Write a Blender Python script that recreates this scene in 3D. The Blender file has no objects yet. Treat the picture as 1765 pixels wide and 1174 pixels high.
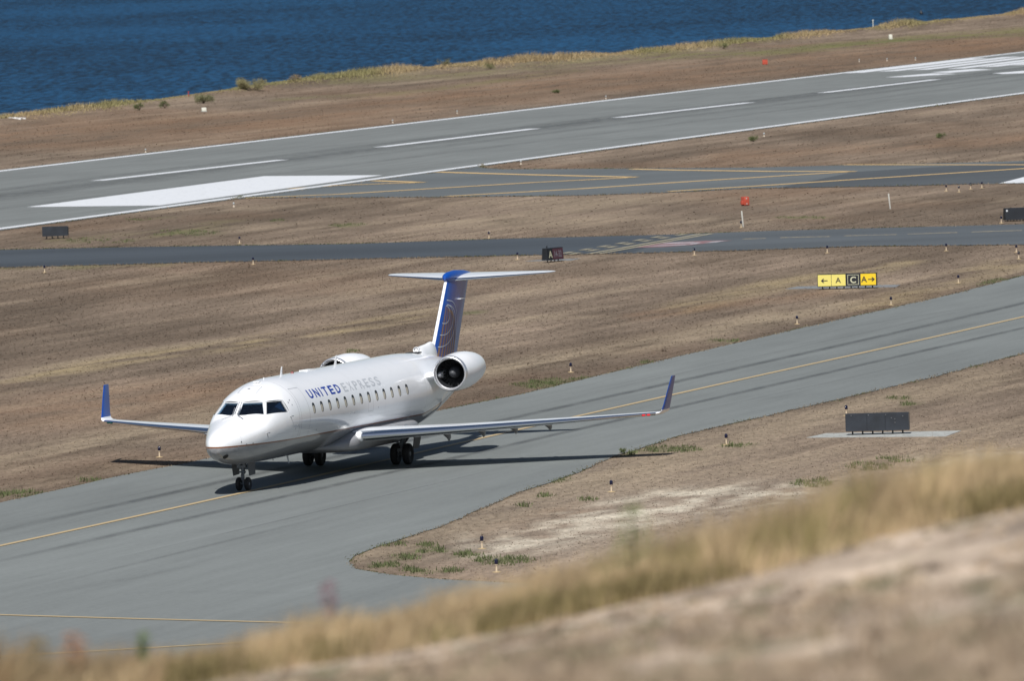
import bpy, bmesh, math, random
import numpy as np
from mathutils import Vector, Matrix
from mathutils.bvhtree import BVHTree
from mathutils.geometry import tessellate_polygon
R = math.radians
random.seed(4); rng = np.random.default_rng(11)
SC = bpy.context.scene
COL = SC.collection

# ------------------------------------------------------------------ camera
CAM_H = 19.728; ROLL = -0.03447425; PITCH = 0.05203165; FPX = 15214.97; PW, PH = 1765.0, 1174.0
cp, sp = math.cos(PITCH), math.sin(PITCH); cr, sr = math.cos(ROLL), math.sin(ROLL)
FWD = Vector((0, cp, -sp)); _u = Vector((0, sp, cp)); _r = Vector((1, 0, 0))
RGT = _r*cr + _u*sr; UPV = -_r*sr + _u*cr
CAMP = Vector((0, 0, CAM_H))
cam = bpy.data.cameras.new('camera'); camo = bpy.data.objects.new('camera', cam); COL.objects.link(camo)
M = Matrix((RGT, UPV, -FWD)).transposed().to_4x4(); M.translation = CAMP
camo.matrix_world = M
cam.sensor_width = 36; cam.lens = FPX/PW*36; cam.clip_start = 1; cam.clip_end = 60000
cam.dof.use_dof = True; cam.dof.focus_distance = 292; cam.dof.aperture_fstop = 4.4
SC.camera = camo

# aircraft pose
AX, AY, AYAW = -8.981584, 289.35922, 0.32158451
AF = Vector((-math.sin(AYAW), -math.cos(AYAW), 0)); AL = Vector((math.cos(AYAW), -math.sin(AYAW), 0))

# ------------------------------------------------------------------ sun, sky
tosun = (AF*0.74 + AL*0.115 + Vector((0, 0, 1))).normalized()
s = bpy.data.lights.new('sun', 'SUN'); s.energy = 5.0; s.angle = R(0.53); s.color = (1, .965, .915)
so = bpy.data.objects.new('sun', s); COL.objects.link(so)
so.rotation_euler = tosun.to_track_quat('Z', 'Y').to_euler()
w = bpy.data.worlds.new("World"); SC.world = w; w.use_nodes = True
nt = w.node_tree; bg = nt.nodes['Background']; sky = nt.nodes.new('ShaderNodeTexSky')
sky.sky_type = 'NISHITA'; sky.sun_disc = False
sky.sun_elevation = math.asin(tosun.z); sky.sun_rotation = math.atan2(tosun.x, tosun.y)
nt.links.new(sky.outputs[0], bg.inputs[0]); bg.inputs[1].default_value = 0.05
SC.view_settings.view_transform = 'Standard'; SC.view_settings.look = 'None'
SC.view_settings.exposure = 0.13; SC.view_settings.gamma = 1

# ------------------------------------------------------------------ survey helpers
def ray(u, v): return (FWD*FPX + RGT*(u-PW/2) - UPV*(v-PH/2)).normalized()
def G(u, v, z=0.0):
    d = ray(u, v); t = (z-CAM_H)/d.z; return Vector((d.x*t, d.y*t, z))
def uv_of(x, y, z=0.0):
    dx = x; dy = y; dz = z-CAM_H
    zz = dy*FWD.y+dz*FWD.z
    return (PW/2+FPX*(dx*RGT.x+dy*RGT.y+dz*RGT.z)/zz, PH/2-FPX*(dx*UPV.x+dy*UPV.y+dz*UPV.z)/zz)
def GL(pts, z=0.0): return [G(u, v, z) for u, v in pts]

# ------------------------------------------------------------------ objects
def tag(o, label=None, cat=None, group=None, kind=None):
    if label: o['label'] = label
    if cat: o['category'] = cat
    if group: o['group'] = group
    if kind: o['kind'] = kind
    return o
def mesh_obj(name, verts, faces, mats, parent=None, smooth=False, recalc=False, mi=None):
    me = bpy.data.meshes.new(name)
    me.from_pydata([tuple(v) for v in verts], [], [tuple(f) for f in faces])
    if not isinstance(mats, (list, tuple)): mats = [mats]
    for m in mats: me.materials.append(m)
    if mi is not None: me.polygons.foreach_set('material_index', mi)
    if recalc:
        bm = bmesh.new(); bm.from_mesh(me); bmesh.ops.recalc_face_normals(bm, faces=bm.faces); bm.to_mesh(me); bm.free()
    if smooth:
        me.polygons.foreach_set('use_smooth', [True]*len(me.polygons))
        me.set_sharp_from_angle(angle=R(38))
    o = bpy.data.objects.new(name, me); COL.objects.link(o)
    if parent: o.parent = parent
    return o
def np_obj(name, V, F, m, colors=None, smooth=False):
    V = np.asarray(V, np.float32); F = np.asarray(F, np.int32); k = F.shape[1]
    me = bpy.data.meshes.new(name)
    me.vertices.add(len(V)); me.vertices.foreach_set('co', V.ravel())
    me.loops.add(F.size); me.loops.foreach_set('vertex_index', F.ravel())
    me.polygons.add(len(F)); me.polygons.foreach_set('loop_start', np.arange(0, F.size, k, dtype=np.int32))
    me.polygons.foreach_set('loop_total', np.full(len(F), k, np.int32))
    if smooth: me.polygons.foreach_set('use_smooth', np.ones(len(F), bool))
    me.update(calc_edges=True)
    if colors is not None:
        a = me.color_attributes.new('Col', 'FLOAT_COLOR', 'POINT')
        c = np.ones((len(V), 4), np.float32); c[:, :3] = colors; a.data.foreach_set('color', c.ravel())
    me.materials.append(m)
    o = bpy.data.objects.new(name, me); COL.objects.link(o); return o
def empty(name, loc, rz=0, label=None, cat=None, group=None):
    o = bpy.data.objects.new(name, None); COL.objects.link(o); o.empty_display_size = .3
    o.location = loc; o.rotation_euler = (0, 0, rz); return tag(o, label, cat, group)
class MB:
    def __init__(s): s.v = []; s.f = []
    def add(s, v, f):
        b = len(s.v); s.v += [tuple(p) for p in v]; s.f += [tuple(i+b for i in q) for q in f]; return s
    def box(s, c, d, rot=None):
        c = Vector(c); v = []
        for i in (-1, 1):
            for j in (-1, 1):
                for k in (-1, 1):
                    p = Vector((i*d[0]/2, j*d[1]/2, k*d[2]/2))
                    if rot: p = rot @ p
                    v.append(c+p)
        return s.add(v, [(0, 1, 3, 2), (4, 6, 7, 5), (0, 4, 5, 1), (2, 3, 7, 6), (0, 2, 6, 4), (1, 5, 7, 3)])
    def tube(s, a, b, r0, r1=None, n=12):
        a = Vector(a); b = Vector(b); r1 = r0 if r1 is None else r1
        q = (b-a).to_track_quat('Z', 'Y'); v = []
        for p, r in ((a, r0), (b, r1)):
            for i in range(n):
                t = 2*math.pi*i/n; v.append(p + q @ Vector((r*math.cos(t), r*math.sin(t), 0)))
        f = [(i, (i+1) % n, n+(i+1) % n, n+i) for i in range(n)] + [tuple(range(n))[::-1], tuple(range(n, 2*n))]
        return s.add(v, f)
    def lathe(s, o, axis, prof, n=24, closed=False, cap=True):
        o = Vector(o); q = Vector(axis).to_track_quat('Z', 'Y'); v = []
        for h, r in prof:
            for i in range(n):
                t = 2*math.pi*i/n; v.append(o + q @ Vector((r*math.cos(t), r*math.sin(t), h)))
        f = []
        m = len(prof)
        for j in range(m if closed else m-1):
            k = (j+1) % m
            for i in range(n): f.append((j*n+i, j*n+(i+1) % n, k*n+(i+1) % n, k*n+i))
        if not closed and cap:
            if prof[0][1] > 1e-4: f.append(tuple(range(n))[::-1])
            if prof[-1][1] > 1e-4: f.append(tuple(range((m-1)*n, m*n)))
        return s.add(v, f)
    def build(s, name, m, parent=None, smooth=False, bevel=0):
        if bevel:
            bm = bmesh.new(); vs = [bm.verts.new(p) for p in s.v]
            for q in s.f: bm.faces.new([vs[i] for i in q])
            bmesh.ops.recalc_face_normals(bm, faces=bm.faces)
            bmesh.ops.bevel(bm, geom=bm.edges[:], offset=bevel, segments=2, affect='EDGES', profile=.6)
            me = bpy.data.meshes.new(name); bm.to_mesh(me); bm.free(); me.materials.append(m)
            me.polygons.foreach_set('use_smooth', [True]*len(me.polygons)); me.set_sharp_from_angle(angle=R(50))
            o = bpy.data.objects.new(name, me); COL.objects.link(o)
            if parent: o.parent = parent
            return o
        return mesh_obj(name, s.v, s.f, m, parent, smooth, True)
def copy_tree(o, parent=None):
    c = o.copy(); COL.objects.link(c); c.parent = parent
    for ch in list(o.children): copy_tree(ch, c)
    return c

# ------------------------------------------------------------------ materials
def mat(name, col=(.5, .5, .5), rough=.6, metal=0, var=0, vscale=4, coat=0, spec=.5, bump=0, bscale=40):
    m = bpy.data.materials.new(name); m.use_nodes = True; n = m.node_tree; b = n.nodes['Principled BSDF']
    b.inputs['Base Color'].default_value = (*col, 1); b.inputs['Roughness'].default_value = rough
    b.inputs['Metallic'].default_value = metal; b.inputs['Coat Weight'].default_value = coat
    b.inputs['Specular IOR Level'].default_value = spec; b.inputs['Coat Roughness'].default_value = .06
    if var or bump:
        tc = n.nodes.new('ShaderNodeTexCoord'); nz = n.nodes.new('ShaderNodeTexNoise')
        nz.inputs['Scale'].default_value = vscale; nz.inputs['Detail'].default_value = 6
        n.links.new(tc.outputs['Object'], nz.inputs['Vector'])
        if var:
            mr = n.nodes.new('ShaderNodeMapRange'); mr.inputs[1].default_value = .3; mr.inputs[2].default_value = .7
            mr.inputs[3].default_value = 1-var; mr.inputs[4].default_value = 1+var
            n.links.new(nz.outputs[0], mr.inputs[0])
            vm = n.nodes.new('ShaderNodeVectorMath'); vm.operation = 'SCALE'; vm.inputs[0].default_value = col
            n.links.new(mr.outputs[0], vm.inputs['Scale']); n.links.new(vm.outputs[0], b.inputs['Base Color'])
        if bump:
            n2 = n.nodes.new('ShaderNodeTexNoise'); n2.inputs['Scale'].default_value = bscale
            n.links.new(tc.outputs['Object'], n2.inputs['Vector'])
            bp = n.nodes.new('ShaderNodeBump'); bp.inputs['Strength'].default_value = bump; bp.inputs['Distance'].default_value = .02
            n.links.new(n2.outputs[0], bp.inputs['Height']); n.links.new(bp.outputs[0], b.inputs['Normal'])
    return m
class NG:   # tiny node-graph helper
    def __init__(s, name):
        s.m = bpy.data.materials.new(name); s.m.use_nodes = True; s.n = s.m.node_tree; s.b = s.n.nodes['Principled BSDF']
    def new(s, t, **k):
        x = s.n.nodes.new(t)
        for a, b in k.items(): setattr(x, a, b)
        return x
    def l(s, a, b): s.n.links.new(a, b)
    def val(s, x, inp):
        if hasattr(x, 'is_linked') or hasattr(x, 'links'): s.l(x, inp)
        else: inp.default_value = x
    def math(s, op, a, b=0.0, c=None, clamp=False):
        x = s.new('ShaderNodeMath', operation=op, use_clamp=clamp); s.val(a, x.inputs[0]); s.val(b, x.inputs[1])
        if c is not None: s.val(c, x.inputs[2])
        return x.outputs[0]
    def obj(s): return s.new('ShaderNodeTexCoord').outputs['Object']
    def noise(s, vec, scale=1, sx=1, sy=1, sz=1, det=5, rough=.6):
        mp = s.new('ShaderNodeMapping'); mp.inputs['Scale'].default_value = (sx, sy, sz); s.l(vec, mp.inputs[0])
        x = s.new('ShaderNodeTexNoise'); x.inputs['Scale'].default_value = scale; x.inputs['Detail'].default_value = det
        x.inputs['Roughness'].default_value = rough; s.l(mp.outputs[0], x.inputs['Vector']); return x.outputs[0]
    def remap(s, x, a, b, c, d):
        m = s.new('ShaderNodeMapRange'); s.l(x, m.inputs[0])
        for i, q in zip((1, 2, 3, 4), (a, b, c, d)): m.inputs[i].default_value = q
        return m.outputs[0]
    def mix(s, f, a, b, mode='MIX'):
        x = s.new('ShaderNodeMix', data_type='RGBA', blend_type=mode); s.val(f, x.inputs[0])
        for q, i in ((a, 6), (b, 7)):
            if isinstance(q, tuple): x.inputs[i].default_value = (*q, 1)
            else: s.l(q, x.inputs[i])
        return x.outputs[2]
    def scale(s, c, f):
        x = s.new('ShaderNodeVectorMath', operation='SCALE')
        if isinstance(c, tuple): x.inputs[0].default_value = c
        else: s.l(c, x.inputs[0])
        s.val(f, x.inputs['Scale']); return x.outputs[0]

RWY_A = 0.31866   # runway bearing in the ground plane (radians from +Y)
def asphalt(name, col, ang, amp=.10, streak=.10, rough=.8):
    g = NG(name); o = g.obj()
    mp = g.new('ShaderNodeMapping'); mp.vector_type = 'POINT'; mp.inputs['Rotation'].default_value = (0, 0, ang); g.l(o, mp.inputs[0]); o2 = mp.outputs[0]
    a = g.noise(o2, .12, 1, .12, 1, 4); b = g.noise(o2, 1.4, 1, .06, 1, 4); c = g.noise(o, 5, 1, 1, 1, 6, .75); d = g.noise(o, .05, 1, 1, 1, 3)
    k = g.math('ADD', g.remap(a, .3, .7, -amp, amp), g.remap(b, .3, .7, -streak, streak))
    k = g.math('ADD', k, g.remap(c, .3, .7, -.10, .10)); k = g.math('ADD', k, g.remap(d, .3, .7, -.07, .07)); k = g.math('ADD', k, 1)
    g.l(g.scale(col, k), g.b.inputs['Base Color']); g.b.inputs['Roughness'].default_value = rough
    g.b.inputs['Specular IOR Level'].default_value = .3
    return g.m
def paint_mat(name, col, wear=.25, thr=.42):
    g = NG(name); o = g.obj()
    a = g.noise(o, 2.5, 1, .4, 1, 6, .7); b = g.noise(o, 14, 1, .5, 1, 5, .8)
    f = g.math('ADD', g.math('MULTIPLY', a, .6), g.math('MULTIPLY', b, .4)); f = g.remap(f, thr-.06, thr+.03, wear, 1)
    g.l(g.mix(f, (.15, .16, .17), col), g.b.inputs['Base Color']); g.b.inputs['Roughness'].default_value = .75
    return g.m
M_T1 = asphalt('taxiway asphalt', (.152, .166, .165), .30, .11, .08)
M_RW = asphalt('runway asphalt', (.150, .162, .161), RWY_A, .08, .13)
M_T2 = asphalt('dark asphalt', (.048, .058, .070), 1.4, .16, .10)
M_T2b = asphalt('grey asphalt', (.074, .085, .095), 1.4, .14, .10)
M_T3 = asphalt('exit asphalt', (.100, .112, .118), .9, .12, .10)
M_T3d = asphalt('exit dark asphalt', (.062, .070, .077), .9, .14, .12)
M_PW = paint_mat('white road paint', (.56, .585, .62), .62, .43)
M_PY = paint_mat('yellow road paint', (.52, .36, .165), .6, .38)
M_PYc = paint_mat('pale yellow centre line paint', (.38, .295, .17), .55, .42)
M_PYd = paint_mat('faded yellow paint', (.36, .30, .19), .25, .5)
M_PYh = paint_mat('hold line yellow paint', (.27, .245, .175), .45, .45)
M_PR = paint_mat('red road paint', (.20, .11, .118), .5, .47)
M_PWd = paint_mat('worn white paint', (.38, .36, .39), .3, .48)
M_CONC = mat('pale concrete', (.30, .31, .30), .85, var=.22, vscale=2, bump=.2)
M_CONCd = mat('grey concrete', (.16, .17, .18), .85, var=.12, vscale=2)

# ------------------------------------------------------------------ field colour map
def vnoise(x, y, seed=0):
    xi = np.floor(x).astype(np.int64); yi = np.floor(y).astype(np.int64); fx = x-xi; fy = y-yi
    fx = fx*fx*(3-2*fx); fy = fy*fy*(3-2*fy)
    def h(a, b):
        n = (a*374761393 + b*668265263 + seed*974634777) & 0xFFFFFFFF
        n = ((n ^ (n >> 13))*1274126177) & 0xFFFFFFFF
        return ((n ^ (n >> 16)) & 0xFFFF)/65535.0
    return (h(xi, yi)*(1-fx)+h(xi+1, yi)*fx)*(1-fy)+(h(xi, yi+1)*(1-fx)+h(xi+1, yi+1)*fx)*fy
def fbm(x, y, seed=0, o=4):
    r = 0; a = .5
    for k in range(o): r = r+a*vnoise(x*2**k, y*2**k, seed+k*7); a *= .5
    return r/(1-.5**o)
def seg_d(px, py, pts):   # distance to polyline
    d = np.full(px.shape, 1e9)
    for (ax, ay), (bx, by) in zip(pts[:-1], pts[1:]):
        vx, vy = bx-ax, by-ay; t = np.clip(((px-ax)*vx+(py-ay)*vy)/(vx*vx+vy*vy+1e-9), 0, 1)
        d = np.minimum(d, np.hypot(px-ax-t*vx, py-ay-t*vy))
    return d
def inpoly(x, y, poly):
    c = np.zeros(x.shape, bool); n = len(poly)
    for i in range(n):
        x1, y1 = poly[i]; x2, y2 = poly[(i+1) % n]
        if y1 == y2: continue
        k = ((y1 > y) != (y2 > y)) & (x < (x2-x1)*(y-y1)/(y2-y1)+x1); c ^= k
    return c
C_PALE = np.array((.32, .258, .185)); C_SAND = np.array((.60, .54, .44)); C_GREEN = np.array((.125, .135, .060))
C_DARK = np.array((.150, .112, .082)); C_RUST = np.array((.225, .140, .088)); C_OLIVE = np.array((.175, .165, .075)); C_STRAW = np.array((.35, .28, .165))
PATCH = [  # colour, outline on the survey picture, half width, strength, broken-ness
    (C_STRAW, [(-100, 690), (0, 668), (102, 640), (238, 615), (409, 594), (579, 570), (740, 540)], 10, .75, .5),
    (C_PALE, [(-100, 660), (0, 655), (102, 628), (238, 605), (409, 585)], 4, .6, .3),
    (C_DARK, [(-60, 645), (120, 610), (300, 580)], 12, .35, .3),
    (C_PALE, [(0, 800), (150, 765), (300, 735), (390, 705)], 17, .75, .2),
    (C_PALE, [(0, 845), (150, 812), (250, 800)], 9, .45, .3),
    (C_RUST, [(0, 720), (200, 690), (400, 665)], 28, .5, .3),
    (C_PALE, [(0, 486), (200, 490), (360, 478)], 12, .4, .3),
    (C_DARK, [(0, 500), (180, 520), (300, 540)], 18, .35, .3),
    (C_OLIVE, [(120, 461), (200, 459), (285, 455)], 5, .75, .3),
    (C_OLIVE, [(-30, 463), (60, 462)], 3, .6, .3),
    (C_PALE, [(830, 640), (1000, 612), (1150, 585), (1300, 553), (1450, 525)], 13, .85, .15),
    (C_DARK, [(880, 610), (1050, 590), (1200, 560)], 9, .45, .2),
    (C_STRAW, [(1180, 530), (1330, 492), (1480, 466), (1560, 455)], 11, .65, .4),
    (C_STRAW, [(1500, 530), (1620, 488), (1740, 455)], 12, .5, .4),
    (C_RUST, [(1100, 545), (1300, 520), (1420, 505)], 8, .5, .2),
    (C_PALE, [(900, 548), (1050, 545)], 4, .7, .4),
    (C_PALE, [(650, 545), (740, 535)], 3, .6, .4),
    (C_DARK, [(1000, 437), (1400, 433), (1765, 428)], 6, .5, .1),
    (C_DARK, [(600, 470), (900, 470), (1100, 465)], 10, .45, .2),
    (C_GREEN, [(800, 540), (830, 538)], 3, .8, .3),
    (C_RUST, [(0, 235), (500, 205), (900, 150), (1300, 115), (1765, 70)], 22, .65, .2),
    (C_DARK, [(0, 250), (500, 195), (900, 165), (1300, 112), (1765, 85)], 5, .6, .2),
    (C_OLIVE, [(1150, 96), (1350, 88), (1550, 68), (1765, 52)], 7, .9, .35),
    (C_GREEN, [(1380, 80), (1600, 66), (1765, 60)], 3, .6, .6),
    (C_OLIVE, [(480, 172), (700, 160), (1000, 120)], 4, .5, .5),
    (C_OLIVE, [(580, 140), (800, 128), (1000, 108), (1160, 97)], 7, .6, .3),
    (C_PALE, [(240, 365), (600, 352), (1000, 348), (1500, 345), (1765, 345)], 6, .35, .3),
    (C_PALE, [(300, 398), (700, 385), (1300, 382)], 9, .35, .3),
    (C_OLIVE, [(100, 415), (300, 402), (420, 378)], 7, .45, .7),
    (C_GREEN, [(240, 377), (300, 374)], 2, .6, .6),
    (C_RUST, [(1250, 265), (1500, 255), (1765, 240)], 12, .45, .2),
    (C_DARK, [(1400, 232), (1765, 222)], 10, .35, .3),
    (C_SAND, [(880, 935), (980, 905), (1090, 880)], 24, .95, .62),
    (C_SAND, [(1090, 890), (1180, 865), (1330, 850)], 22, 1.0, .62),
    (C_SAND, [(1150, 850), (1310, 846)], 9, .95, .45),
    (C_SAND, [(830, 955), (900, 940)], 10, .7, .6),
    (C_SAND, [(1600, 795), (1765, 780)], 12, .6, .5),
    (C_PALE, [(650, 950), (900, 870), (1100, 800), (1400, 720), (1700, 650)], 26, .6, .25),
    (C_PALE, [(1100, 830), (1400, 790), (1765, 740)], 30, .45, .25),
    (C_RUST, [(880, 920), (1000, 880)], 16, .4, .3),
]
GREENS = [(870, 690, 24, 4), (925, 663, 40, 7), (955, 658, 25, 5), (1075, 782, 20, 5), (1150, 775, 60, 6), (1270, 768, 24, 4), (1545, 793, 28, 6), (1500, 805, 38, 7),
    (1560, 657, 26, 4), (1550, 687, 16, 3), (1562, 697, 15, 3), (1400, 833, 36, 8), (1670, 632, 20, 3), (680, 938, 20, 6), (745, 950, 25, 5), (700, 962, 20, 5),
    (665, 975, 28, 5), (718, 985, 22, 6), (805, 957, 22, 5), (775, 985, 20, 4), (740, 940, 16, 3), (40, 852, 38, 6), (0, 856, 30, 6), (155, 828, 14, 3), (935, 855, 14, 3),
    (905, 872, 10, 3), (1665, 510, 24, 3), (1725, 484, 22, 3), (1700, 490, 20, 3), (1640, 518, 16, 3), (1590, 528, 24, 3), (1120, 625, 14, 3), (1250, 588, 26, 3), (610, 606, 10, 3),
    (1290, 690, 10, 3), (1340, 711, 10, 3), (1430, 690, 22, 3), (870, 967, 50, 9), (240, 378, 20, 2), (320, 402, 60, 6), (600, 388, 30, 4), (1385, 375, 50, 2),
    (170, 415, 60, 5), (470, 380, 18, 2), (1000, 655, 20, 4), (1180, 745, 16, 4), (780, 890, 14, 4), (1010, 862, 14, 3), (960, 828, 10, 4)]
def field_colour(x, y):
    u, v = uv_of(x, y)
    ss = x*math.cos(RWY_A)-y*math.sin(RWY_A); tt = x*math.sin(RWY_A)+y*math.cos(RWY_A)
    n1 = fbm(ss*.13, tt*.012, 1); n2 = fbm(ss*.55, tt*.035, 2); n3 = fbm(ss*1.7, tt*.16, 3); n4 = fbm(x*.06, y*.03, 9); n5 = fbm(x*3.6, y*.9, 13)
    base = np.array((.200, .155, .118))
    c = base[None]*np.ones((len(x), 3))
    c = c*(1+(n1-.5)[:, None]*.75)*(1+(n2-.5)[:, None]*.60)*(1+(n3-.5)[:, None]*.35)*(1+(fbm(x*.22, y*.045, 17)-.5)[:, None]*.75)
    rust = np.clip((n4-.5)*3, 0, 1)[:, None]*.5; c = c*(1-rust)+C_RUST*rust
    pl = np.clip((n2*.6+n1*.4-.56)*4.5, 0, 1)[:, None]*.6; c = c*(1-pl)+C_PALE*pl
    dk = np.clip((.44-n2*.7-n3*.3)*5, 0, 1)[:, None]*.45; c = c*(1-dk)+C_DARK*dk
    near = np.clip((330-y)/60, 0, 1)[:, None]*np.clip((x+6)/8, 0, 1)[:, None]*.55   # drier pale soil this side of the taxiway
    c = c*(1-near)+np.array((.44, .36, .285))*(.85+.3*n3[:, None])*near
    for col, pts, hw, st, br in PATCH:
        d = seg_d(u*.25, v, [(a*.25, b) for a, b in pts])
        m = np.clip(1.25-d/hw, 0, 1)*st
        q_ = (n3*.6+n2*.4) if col is not C_SAND else (n5*.75+n3*.25)
        m = m*np.clip((q_-.5)*(3+6*br)*1.0+1-br, 0, 1)
        m = np.clip(m, 0, 1)[:, None]; c = c*(1-m)+col*m
    for gx, gy, rx, ry in GREENS:
        d = np.hypot((u-gx)/rx, (v-gy)/ry); m = np.clip(1.5-d*1.2, 0, 1)*np.clip((n3-.40)*7, 0, 1); m = m[:, None]*.6
        c = c*(1-m)+C_GREEN*m
    return c*(.88+.24*n3[:, None])*np.array((.80, .80, .80))

# ------------------------------------------------------------------ pavement outlines (surveyed)
T1 = [(-200, 915), (0, 868), (180, 827), (340, 795), (560, 750), (780, 704), (900, 680), (1190, 610), (1400, 562), (1640, 508), (1765, 475), (1950, 425), (2150, 500),
      (1950, 560), (1765, 610), (1600, 653), (1400, 700), (1180, 750), (1060, 787), (985, 820), (900, 848), (770, 905), (640, 948), (610, 960), (601, 970), (612, 982), (680, 993), (760, 1000),
      (1000, 1012), (1500, 1030), (2200, 1040), (2300, 1330), (-500, 1330), (-500, 990)]
T2 = [(-300, 437), (0, 431), (238, 426), (600, 421), (880, 411.5), (1147, 405), (1320, 398.6), (1765, 387), (2100, 376), (2100, 410), (1765, 422.5), (1484, 425), (1320, 431), (1079, 437.5), (880, 441), (600, 447.5), (341, 453), (0, 462), (-300, 472)]
T2B = [(1085, 437.2), (1190, 404), (1320, 398.6), (1765, 387), (2100, 376), (2100, 410), (1765, 422.5), (1484, 425), (1320, 431)]
RL = [(0, 398), (204, 370), (402, 341), (600, 315), (818, 288), (1180, 238), (1472, 201), (1765, 161.5)]
RU = [(0, 293), (307, 260.6), (590, 226), (887, 189), (1180, 157.7), (1472, 124.4), (1765, 88)]
def fit(pts):
    P = [G(*p) for p in pts]; x = np.array([p.x for p in P]); y = np.array([p.y for p in P]); a, b = np.polyfit(y, x, 1); return a, b
aL, bL = fit(RL); aU, bU = fit(RU)
def rw(f, y): return Vector(((aL*y+bL)*(1-f)+(aU*y+bU)*f, y, 0))
Y0, Y1 = 330, 1500
RWP = [rw(-.012, Y0), rw(-.012, Y1), rw(1.012, Y1), rw(1.012, Y0)]
T3 = [(400, 344), (440, 341.5), (700, 340.5), (1000, 337.5), (1180, 331), (1300, 325), (1629, 318.5), (1765, 316), (2000, 312), (2000, 272), (1765, 277.5), (1640, 281), (1450, 285), (1300, 289), (1100, 290.5), (870, 292), (830, 289), (830, 270), (500, 310)]
T3D = [(1340, 324.5), (1470, 297), (1600, 288.5), (1765, 279.5), (2000, 274), (2000, 296), (1765, 293), (1600, 303), (1765, 300), (1560, 321), (1340, 326)]
def inner(z, poly): return [G(u, v, z) for u, v in poly]
P_T1 = [G(*p) for p in T1]; P_T2 = [G(*p) for p in T2]; P_T3 = [G(*p) for p in T3]
def slab(name, pts, z, m, densify=True):
    vs = [Vector((p.x, p.y, 0)) for p in pts]
    if densify:   # slightly uneven broken edge
        o = []
        for a, b in zip(vs, vs[1:]+vs[:1]):
            n = max(1, int((b-a).length/1.2)); n = min(n, 400); d = (b-a).normalized(); q = Vector((-d.y, d.x, 0))
            for i in range(n):
                j = (random.random()-.5)*.14 if i else 0; o.append(a+(b-a)*(i/n)+q*j)
        vs = o
    tr = tessellate_polygon([vs])
    o = mesh_obj(name, [(p.x, p.y, z) for p in vs], tr, m)
    me = o.data; bm = bmesh.new(); bm.from_mesh(me)
    for f in bm.faces:
        if f.normal.z < 0: f.normal_flip()
    bm.to_mesh(me); bm.free(); return tag(o, kind='structure')
slab('taxiway', P_T1, .020, M_T1); slab('crossing_taxiway', P_T2, .020, M_T2); slab('taxiway_resurfaced', [G(*p) for p in T2B], .026, M_T2b, False)
slab('runway', RWP, .030, M_RW, False); slab('runway_exit', P_T3, .020, M_T3); slab('exit_patch', [G(*p) for p in T3D[:5]+[(2000, 300), (1765, 314), (1560, 321)]], .025, M_T3d, False)

# markings
MARKZ = .040
def strip_geo(P, wd, z):
    V = []; F = []
    for i, p in enumerate(P):
        a = P[max(0, i-1)]; b = P[min(len(P)-1, i+1)]; d = (b-a); d.z = 0; d.normalize(); q = Vector((-d.y, d.x, 0))*wd/2
        V += [(p.x+q.x, p.y+q.y, z), (p.x-q.x, p.y-q.y, z)]
        if i: k = 2*i; F.append((k-2, k-1, k+1, k))
    return V, F
def densify(P, step=2.0):
    o = []
    for a, b in zip(P[:-1], P[1:]):
        n = max(1, int((b-a).length/step))
        for i in range(n): o.append(a+(b-a)*(i/n))
    return o+[P[-1]]
def smoothline(P, it=3):
    P = densify(P, 3)
    for _ in range(it*6):
        P = [P[0]]+[(P[i-1]+P[i]*2+P[i+1])/4 for i in range(1, len(P)-1)]+[P[-1]]
    return P
def line(name, uvs, wd, m, z=MARKZ, sm=True):
    P = GL(uvs); P = smoothline(P) if sm else P
    V, F = strip_geo(P, wd, z); return tag(mesh_obj(name, V, F, m), kind='structure')
def quads(name, Q, m, z=MARKZ):
    V = []; F = []
    for q in Q:
        b = len(V); V += [(p.x, p.y, z) for p in q]; F.append(tuple(range(b, b+len(q))))
    return tag(mesh_obj(name, V, F, m), kind='structure')
def rquad(y0, y1, f0, f1): return [rw(f0, y0), rw(f0, y1), rw(f1, y1), rw(f1, y0)]
fw_ = .9/42.0
Q = [rquad(Y0, Y1, .0, fw_), rquad(Y0, Y1, 1-fw_, 1)]
quads('runway_edge_line', Q, M_PW)
Q = []
for a, b in [((168, 312), (486, 276)), ((655, 254), (922, 222)), ((1064, 203), (1292, 177)), ((1418, 160), (1614, 137))]:
    A_, B_ = G(*a), G(*b)
    def fr(p): return (p.x-(aL*p.y+bL))/((aU*p.y+bU)-(aL*p.y+bL))
    f1, f2 = fr(A_), fr(B_); h = .55/42
    Q.append([rw(f1-h, A_.y), rw(f2-h, B_.y), rw(f2+h, B_.y), rw(f1+h, A_.y)])
quads('runway_centre_dashes', Q, M_PW)
quads('aiming_point_marking', [GL([(46, 357.7), (275, 355), (660, 302.5), (455, 304.2)])], M_PW)
z4 = lambda a, b: (1400+a/4.836, 60+b/4.836)
TH = []
for (ax, ay) in [(350, 318), (630, 305), (900, 293), (1190, 283), (1465, 268), (1730, 252)]:
    p = G(*z4(ax, ay)); f = fr(p); h = .9/42
    TH.append([rw(f-h, p.y), rw(f-h, p.y+46), rw(f+h, p.y+46), rw(f+h, p.y)])
TH.append(GL([z4(*p) for p in [(600, 356), (780, 352), (1210, 325), (1000, 322), (800, 338)]]))
TH.append(GL([z4(*p) for p in [(985, 314), (1140, 318), (1510, 289), (1340, 285)]]))
TH.append(GL([z4(*p) for p in [(1500, 322), (1600, 327), (1900, 315), (1760, 300)]]))
quads('threshold_markings', TH, M_PW)
quads('distant_white_marking', [GL([(1722, 317), (1765, 306), (1830, 300), (1800, 316)])], M_PW, .046)
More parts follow.
